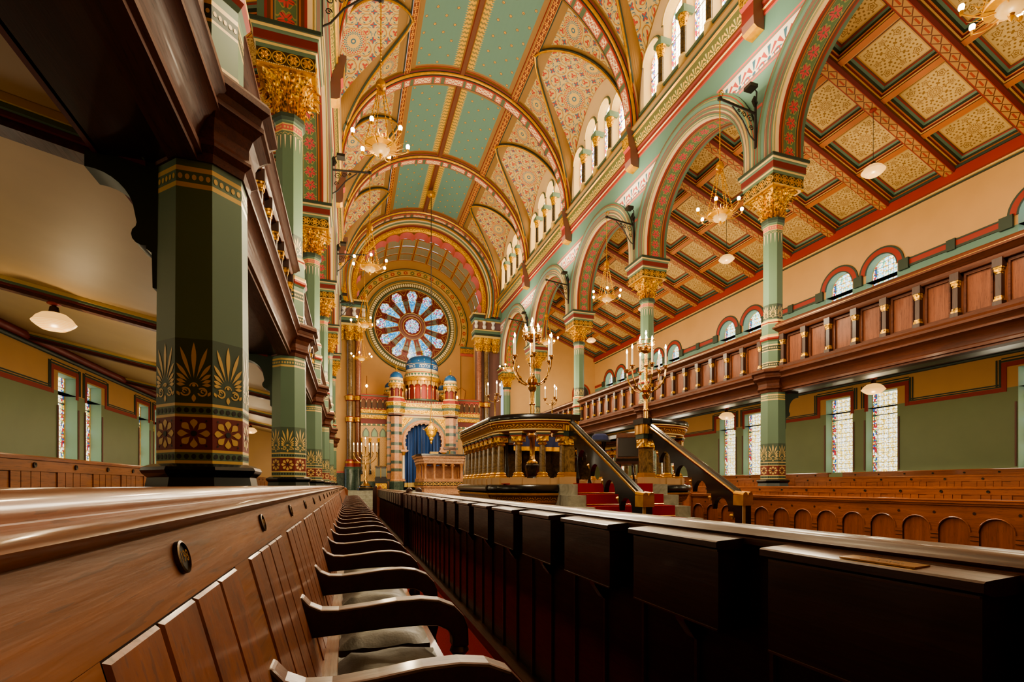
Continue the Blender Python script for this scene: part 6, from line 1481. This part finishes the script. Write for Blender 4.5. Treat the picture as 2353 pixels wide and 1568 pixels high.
def near_pew(y0, y1, name_lab, first):
    P = empty('pew_bench'); X = -0.19
    # back: leaning panel. front face x(z)
    fx = lambda z: -0.199 + (1.11 - z) * 0.26
    m = MB(); zt_, zj = 1.108, 1.02
    m.extrude([(fx(zt_), zt_), (fx(zj), zj), (fx(zj) - .03, zj), (fx(zt_) - .03, zt_)], 'y', y0, y1, 'wood_pew'); m.build('top_board', P)
    m = MB(); k0 = math.ceil((y0 - 0.67 - .28) / PT); bw = 0.1135
    k = -4
    while 0.67 + PT * k - 0.228 < y1:
        yc = 0.67 + PT * k; k += 1
        if yc - .34 < y0 or yc + .34 > y1 + .1: continue
        for j in range(4):
            a = yc - 2 * bw + bw * j + .003; b = a + bw - .006; e = 0.004; g = .003
            p = lambda y, z, o: (fx(z) + o, y, z)
            z1_, z0_ = 1.018, 0.60
            m.face([p(a + g, z1_ - g, e), p(b - g, z1_ - g, e), p(b - g, z0_, e), p(a + g, z0_, e)], 'wood_board')
            m.face([p(a, z1_, 0), p(b, z1_, 0), p(b - g, z1_ - g, e), p(a + g, z1_ - g, e)], 'wood_board')
            m.face([p(a, z1_, 0), p(a + g, z1_ - g, e), p(a + g, z0_, e), p(a, z0_, 0)], 'wood_board'); m.face([p(b, z1_, 0), p(b - g, z1_ - g, e), p(b - g, z0_, e), p(b, z0_, 0)], 'wood_board')
        s0, s1 = yc + 2 * bw, yc + PT - 2 * bw; m.face([p(s0, 1.02, .0005), p(s1, 1.02, .0005), p(s1, .60, .0005), p(s0, .60, .0005)], 'wood_pew')
    m.extrude([(fx(1.02) - .004, 1.02), (fx(.1) - .004, .1), (fx(.1) - .03, .1), (fx(1.02) - .03, 1.02)], 'y', y0, y1, 'wood_dark'); m.build('back_boards', P)
    m = MB(); m.extrude([(-0.178, 1.108), (-0.176, 1.113), (-0.180, 1.116), (-0.200, 1.118), (-0.250, 1.116), (-0.252, 1.10), (-.19, 1.10)], 'y', y0, y1, 'wood_cap')
    pr = [(-0.250, 1.10), (-0.250, 1.119), (-0.257, 1.121)] + [(-0.283 + 0.030 * cos(t), 1.124 + 0.024 * sin(t)) for t in [-0.3, 0.1, 0.5, 0.9, 1.2, 1.57, 1.9, 2.3, 2.8]] + [(-0.33, 1.128), (-.42, 1.12), (-.42, 1.10)]
    m.extrude(pr, 'y', y0, y1, 'wood_cap'); m.build('cap_moulding', P, smooth=True)
    m = MB(); m.box(-0.12, 0.27, y0, y1, 0.60, 0.635, 'wood_cap'); m.box(0.22, 0.26, y0, y1, 0.1, 0.60, 'wood_dark'); m.box(-.45, -.23, y0, y1, 0.0, 1.10, 'wood_dark'); m.build('seat_board', P)
    am = None; k = -3
    while True:
        y = 0.95 + PT * k; k += 1
        if y < y0 + .1: continue
        if y > y1 - .1: break
        if am is None:
            m = MB(); m.extrude([(a_, b_) for a_, b_ in arm_prof], 'y', -.028, .028, 'wood_dark', mats=['wood_arm'] * 12 + ['wood_dark'] * 10); A = m.build('armrest', P)
            bv = A.modifiers.new('b', 'BEVEL'); bv.width = 0.006; bv.segments = 2; bv.limit_method = 'ANGLE'
            A.location = (0, y, 0); m = MB(); m.lathe(.32, 0, [(.024, .66), (.030, .645), (.018, .63), (.028, .60), (.030, .56), (.020, .52), (.026, .50), (.018, .48), (.024, .40), (.026, .30), (.018, .2), (.024, 0.0)], 12, 'wood_dark'); B = m.build('turned_post', A, smooth=True); am = A
        else:
            A = am.copy(); COL.objects.link(A); A.location = (0, y, 0); B = [c for c in am.children][0].copy(); COL.objects.link(B); B.parent = A
    # plates
    k = 0 if first else 0; j = 0; yq = 0.67 - PT
    while yq < y1 - .2:
        if yq > y0 + .2:
            m = MB(); z = 1.066; ca_ = 1 / sqrt(1 + .26 ** 2); nx_, nz_ = ca_, .26 * ca_
            fp = lambda u, v, o: (fx(z) + nx_ * o - .26 * ca_ * v, yq + u, z + nz_ * o + ca_ * v)
            nn = 24; r = 0.0195
            for i in range(nn):
                t0, t1 = 2 * pi * i / nn, 2 * pi * (i + 1) / nn; q = lambda t, r_, o: fp(r_ * cos(t), r_ * sin(t), o)
                m.face([q(t0, r, 0), q(t1, r, 0), q(t1, r, .005), q(t0, r, .005)], 'bronze'); m.face([q(t0, r, .005), q(t1, r, .005), q(t1, r - .0025, .006), q(t0, r - .0025, .006)], 'bronze'); m.face([q(t0, r - .0025, .006), q(t1, r - .0025, .006), q(t1, r - .003, .003), q(t0, r - .003, .003)], 'bronze'); m.face([q(t0, r - .003, .003), q(t1, r - .003, .003), q(t1, 0, .003), q(t0, 0, .003)], 'bronze_dk')
            if yq < 6 and yq > 0: text_mesh(m, str(198 + int(round((yq - .67) / PT))), 0.0175, lambda x, y: fp(x, y * 1.15, .0052), 'brass')
            m.build('number_plate', P)
        yq += PT
    tag(P, name_lab, 'pew')
near_pew(-1.0, 9.0, 'long brown pew with curved armrests and number plates from the bottom left corner', True)
near_pew(9.12, 18.0, 'farther section of the armrest pew, beyond the gap toward the shrine', False)
k = -1; cu0 = None; i = 0
while 0.95 + PT * k + PT < 17.9:
    y = 0.95 + PT * k; k += 1
    if 8.5 < y + .03 < 9.1: continue
    if cu0 is None: m = MB(); bench_cushion(m, 0, .265, 0, PT - .06, .695); cu0 = m.build('seat_cushion', smooth=True); c = cu0
    else: c = cu0.copy(); COL.objects.link(c)
    c.location = (-.03, y + .03, 0); tag(c, 'worn dark leather cushion on the near armrest pew, %s from the camera' % ORD[i], 'cushion', 'leather seat cushions along the near pew'); i += 1
m = MB(); m.box(-0.1, 0.92, -3, 26, 0, 0.012, 'carpet'); tag(m.build('aisle_carpet'), 'dark red carpet running along the floor between pew and book desks', 'carpet')
# book desk row on the right
def desk_row(y0, y1, lab):
    P = empty('desk_front'); m = MB()
    m.box(.985, 1.03, y0, y1, 0, 1.0, 'wood_dark'); m.box(.90, .985, y0, y1, 0, .08, 'wood_darkcap')
    y = y0 + .28
    while y < y1: m.box(.975, .985, y - .006, y + .006, .08, .97, 'wood_darkcap'); y += PT / 2
    m.build('front_panel', P)
    m = MB(); m.extrude([(.965, 1.0), (.965, 1.015), (.975, 1.018), (.97, 1.024), (.98, 1.030), (.985, 1.037), (1.0, 1.042), (1.06, 1.042), (1.085, 1.034), (1.09, 1.02), (1.08, 1.0)], 'y', y0, y1, 'wood_darkcap'); m.build('top_rail', P, smooth=True)
    k = -2; pr = None
    while True:
        y = 0.48 + PT * k; k += 1
        if y < y0 + .02: continue
        if y + .42 > y1: break
        if pr is None:
            m = MB(); m.extrude([(.88, .992), (.88, 1.006), (.885, 1.009), (.965, 1.014), (.985, 1.014), (.985, .985), (.9, .985)], 'y', 0, .42, 'wood_dark', mats=['wood_dark', 'wood_darkcap', 'wood_darkcap', 'wood_darkcap'] + ['wood_dark'] * 3)
            m.box(.895, .985, .01, .41, .776, .985, 'wood_dark'); m.box(.892, .90, .012, .408, .776, .781, 'wood_darkcap'); m.box(.893, .90, .012, .408, .980, .984, 'wood_darkcap'); m.extrude([(.985, .776), (.985, .69), (.965, .70), (.93, .75), (.92, .776)], 'y', .19, .23, 'wood_dark'); d = m.build('book_box', P); pr = d
        else: d = pr.copy(); COL.objects.link(d)
        d.location = (0, y, 0)
    tag(P, lab, 'pew')
desk_row(-1.0, 8.9, 'very dark wooden book-desk row with boxed lids sweeping from the lower right'); desk_row(9.15, 18.0, 'farther section of dark book desks beyond the round-topped pew ends')
m = MB(); m.extrude([(.897, 1.0105), (.935, 1.0125), (.935, 1.015), (.897, 1.013)], 'y', .585, .72, 'brass')
text_mesh(m, 'D. HATWELL', .014, lambda x, y: (.916 + y, .652 - x, 1.0148 + y * .05), 'bronze_dk'); tag(m.build('name_plate'), 'small engraved brass name plate on the nearest dark desk lid', 'name plate')
def pew_end(x, y, z, lab, mt='wood_dark', r=.05):
    m = MB(); m.box(x - .16, x + .04, y - .03, y + .03, 0, z, mt); m.lathe(0, 0, [(.001, -.035), (r, -.03), (r + .012, 0), (r, .03), (.001, .035)], 18, mt, cap=False)
    n = len(m.v) - 18 * 5
    for i in range(n, len(m.v)): a = m.v[i]; m.v[i] = (x - .06 + a[0], y + a[2], z + .02 + a[1])
    tag(m.build('pew_end', smooth=True), lab, 'pew end')
pew_end(1.06, 8.96, 1.03, 'dark pew end with round top at the end of the nearer desk row'); pew_end(1.24, 9.08, 1.03, 'dark round-topped pew end just right of the other one at the gap')
pew_end(1.06, 18.1, 1.06, 'orange-brown pew end at the far end of the desk row', 'wood_orange'); pew_end(0.93, 18.3, 1.06, 'dark round-topped pew end left of the orange one'); pew_end(-.10, 18.15, 1.0, 'reddish round-topped pew end closing the far armrest pew', 'wood_orange')
# plain rows of pew backs (aisles)
def back_row(T, xi, y0, y1, zt_, lab, m1='wood_pew', desk=False):
    P = empty('pew_row'); m = MB(); m.T = T
    m.extrude([(xi, 0), (xi, zt_ - .10), (xi + .03, zt_ - .10), (xi + .03, 0)], 'y', y0, y1, m1); y = y0 + .1
    while y < y1 - .5:
        for j in range(4): m.box(xi - .008, xi, y + .113 * j, y + .113 * j + .105, zt_ - .7, zt_ - .10, m1)
        y += PT
    m.build('back_boards', P)
    m = MB(); m.T = T; m.box(xi - .012, xi + .03, y0, y1, zt_ - .10, zt_ - .01, m1); m.extrude([(xi - .02, zt_ - .02), (xi - .02, zt_), (xi + .0, zt_ + .012), (xi + .1, zt_ + .012), (xi + .12, zt_ - .02)], 'y', y0, y1, 'wood_cap' if m1 != 'wood_orangeh' else m1); m.build('top_board', P)
    m = MB(); m.T = T; m.box(xi - .5, xi - .02, y0, y1, .40, .45, m1); m.build('seat', P)
    y = y0 + .35; pm = None
    while y < y1 - .2:
        if pm is None:
            m = MB(); N_ = 12
            for a_ in range(N_):
                t0, t1 = 2 * pi * a_ / N_, 2 * pi * (a_ + 1) / N_
                for r0_, x0_, r1_, x1_, c_ in ((.02, 0, .02, .006, 'bronze'), (.02, .006, .016, .006, 'bronze'), (.016, .006, .001, .004, 'bronze_dk'), (.02, 0, .02, -.006, 'bronze'), (.02, -.006, .016, -.006, 'bronze'), (.016, -.006, .001, -.004, 'bronze_dk')):
                    m.face([(x0_, r0_ * cos(t0), r0_ * sin(t0)), (x0_, r0_ * cos(t1), r0_ * sin(t1)), (x1_, r1_ * cos(t1), r1_ * sin(t1)), (x1_, r1_ * cos(t0), r1_ * sin(t0))], c_)
            pm = m.build('number_plate', P); q_ = pm
        else: q_ = pm.copy(); COL.objects.link(q_)
        q_.location = T(xi - .016, y, zt_ - .055); y += PT
    tag(P, lab, 'pew')
TL, TR = side(-1), side(1)
back_row(TL, 6.11, -1, 9.0, 1.35, 'brown pew back with number plates near the left wall behind the first green column'); back_row(TL, 7.4, -1, 9, 1.47, 'outermost brown pew back along the left wall'); back_row(TL, 6.11, 9.3, 22, 1.35, 'far section of the left aisle pews under the gallery')
for xi, z, nm, mt in ((4.17, 1.12, 'first pew back behind the carved arcaded front', 'wood_orangeh'), (6.11, 1.32, 'second reddish pew back in the right aisle', 'wood_orangeh'), (7.6, 1.46, 'pew back nearest the right outer wall', 'wood_orangeh')):
    back_row(TR, xi, -1, 9.2, z, nm, mt); back_row(TR, xi, 9.6, 24, z, 'farther section beyond the stairs of the ' + nm, mt)
# blind arcade front of the right block
def arc_front(y0, y1, lab):
    P = empty('arcaded_pew'); xi = 2.93; T = TR; m = MB(); m.T = T
    m.box(xi + .02, xi + .05, y0, y1, 0, .93, 'wood_orange'); m.build('back_panel', P)
    m = MB(); m.T = T; pt = .42; y = y1
    def quad(a, b, c, d, mm='wood_orangeh', x=xi): m.face([(x, a[0], a[1]), (x, b[0], b[1]), (x, c[0], c[1]), (x, d[0], d[1])], mm)
    while y > y0:
        yc = y - pt / 2; r = .165; zs = .60
        for i in range(12):
            t0, t1 = pi * i / 12, pi * (i + 1) / 12; A, B = (yc + r * cos(t0), zs + r * sin(t0)), (yc + r * cos(t1), zs + r * sin(t1))
            quad(A, B, (B[0], .92), (A[0], .92)); m.face([(xi, *A), (xi, *B), (xi + .02, *B), (xi + .02, *A)], 'wood_dark')
        for s_ in (-1, 1): a_, b_ = sorted((yc + s_ * r, yc + s_ * pt / 2)); quad((a_, 0), (b_, 0), (b_, .92), (a_, .92)); m.face([(xi, yc + s_ * r, 0), (xi, yc + s_ * r, zs), (xi + .02, yc + s_ * r, zs), (xi + .02, yc + s_ * r, 0)], 'wood_dark')
        m.tube([(xi - .004, yc + (r + .006) * cos(t), zs + (r + .006) * sin(t)) for t in [pi * i / 12 for i in range(13)]], .008, 5, 'wood_orangeh')
        for z in (.50, .55): m.box(xi - .006, xi, yc + r + .004, yc + pt - r - .004, z, z + .006, 'wood_dark')
        m.face([(xi - .003, y + .018 * cos(q * .6283), .82 + .018 * sin(q * .6283)) for q in range(10)], 'wood_dark'); y -= pt
    m.build('blind_arcade', P)
    m = MB(); m.T = T; m.extrude([(xi, .90), (xi - .015, .91), (xi - .015, .93), (xi - .03, .935), (xi - .03, .95), (xi - .02, .955), (xi - .03, .97), (xi, .985), (xi + .1, .985), (xi + .14, .96), (xi + .14, .90)], 'y', y0, y1, 'wood_orangeh'); m.build('top_rail', P, smooth=True)
    m = MB(); m.T = T; m.box(xi - .02, xi + .6, y1, y1 + .05, 0, .93, 'wood_orange'); m.box(xi - .04, xi + .2, y1, y1 + .05, .93, 1.0, 'wood_orangeh'); m.build('end_panel', P)
    tag(P, lab, 'pew')
arc_front(-1, 8.9, 'orange-brown pew front carved with a row of blind round arches, right of the stairs'); 
m = MB(); m.box(6.4, 6.75, 8.98, 9.02, 0, .9, 'wood_orange'); m.box(6.3, 6.8, 8.5, 9.0, .42, .47, 'wood_dark'); tag(m.build('side_seat'), 'small dark side seat at the end of the carved pew front by the stairs', 'seat')
# notices on the far left wall
for i, (x, z, w, h_, c, n_) in enumerate(((-3.3, 2.0, .16, .22, 'white', 'white'), (-3.3, 1.72, .16, .24, 'green', 'green'), (-3.02, 1.80, .14, .2, 'white', 'small white'))):
    m = MB(); m.box(x, x + w * 2.2, YE - .03, YE - .01, z, z + h_ * 1.3, c)
    if c == 'green': m.box(x + .05, x + w * 2.2 - .05, YE - .032, YE - .03, z + .06, z + .12, 'white'); m.box(x + .05, x + w * 1.6, YE - .032, YE - .03, z + .17, z + .23, 'white')
    tag(m.build('notice'), '%s notice sheet on the far end wall of the left aisle' % n_, 'notice')

# ------------------------------------------------------------------ light
def point(loc, e, col=(1, .78, .5), r=.12):  # serves the modelled lamps and the added fill points alike
    d = bpy.data.lights.new('lamp_and_fill_light', 'POINT'); d.energy = e; d.color = col; d.shadow_soft_size = r; o = bpy.data.objects.new('lamp_and_fill_light', d); COL.objects.link(o); o.location = loc
def area(loc, rot, sx, sy, e, col):
    d = bpy.data.lights.new('window_light', 'AREA'); d.shape = 'RECTANGLE'; d.size = sx; d.size_y = sy; d.energy = e; d.color = col; o = bpy.data.objects.new('window_light', d); COL.objects.link(o); o.location = loc; o.rotation_euler = rot
for (x, y, z) in CHAND: point((x, y, z - 1.5), 110, (1, .80, .50), .10)
for (x, y, z) in LAMPS: point((x, y, z), 22 if z < 5 else 30, (1, .76, .45), .10)
for (x, y) in CANDL: point((x, y, 4.15), 40, (1, .80, .52), .08)
for k in range(0, 5):      # bracket floodlights aimed at the vault
    for sg in (-1, 1):
        d = bpy.data.lights.new('flood', 'SPOT'); d.energy = 200; d.color = (1, .82, .54); d.spot_size = R(150); d.spot_blend = 1; d.shadow_soft_size = .15; o = bpy.data.objects.new('flood', d); COL.objects.link(o)
        o.location = (CX + sg * 3.2, CY[k + 1], 9.75); o.rotation_euler = (pi, 0, 0); o.rotation_euler = (R(180), sg * R(25), 0)
point((CX, 32.6, 5.5), 90, (1, .76, .42), .3); point((CX, 26.0, 8.0), 130, (1, .84, .58), .3); point((CX, 31.8, 10.5), 90, (1, .84, .58), .3)  # point lights round the shrine and recess, away from any fixture
for k in range(0, 5):  # added fill points mid-bay in nave and aisles, no lamp hangs there
    point((CX, CY[k + 1] + 2.4, 6.0), 150, (1, .84, .60), .6)
    for sg in (-1, 1): point((CX + sg * 7.9, CY[k + 1] + 2.4, 6.4), 60, (1, .84, .58), .5); point((CX + sg * 7.9, CY[k + 1] + 2.4, 2.2), 22 if k else 10, (1, .88, .66), .4)
point((1.6, 5.6, 3.0), 55, (1, .86, .62), .4); point((6.4, 5.8, 3.0), 45, (1, .86, .62), .4); point((CX, 15.5, 3.2), 60, (1, .84, .6), .4); point((CX, 24.6, 3.6), 50, (1, .82, .56), .4)  # added low fill points round the reading platform and before the shrine
w = bpy.data.worlds.new('w'); S.world = w; w.use_nodes = True; w.node_tree.nodes['Background'].inputs[0].default_value = (.8, .85, 1, 1); w.node_tree.nodes['Background'].inputs[1].default_value = 0.5
S.view_settings.view_transform = 'Filmic' if False else 'AgX'
S.view_settings.look = 'AgX - Medium High Contrast'; S.view_settings.exposure = 0.95
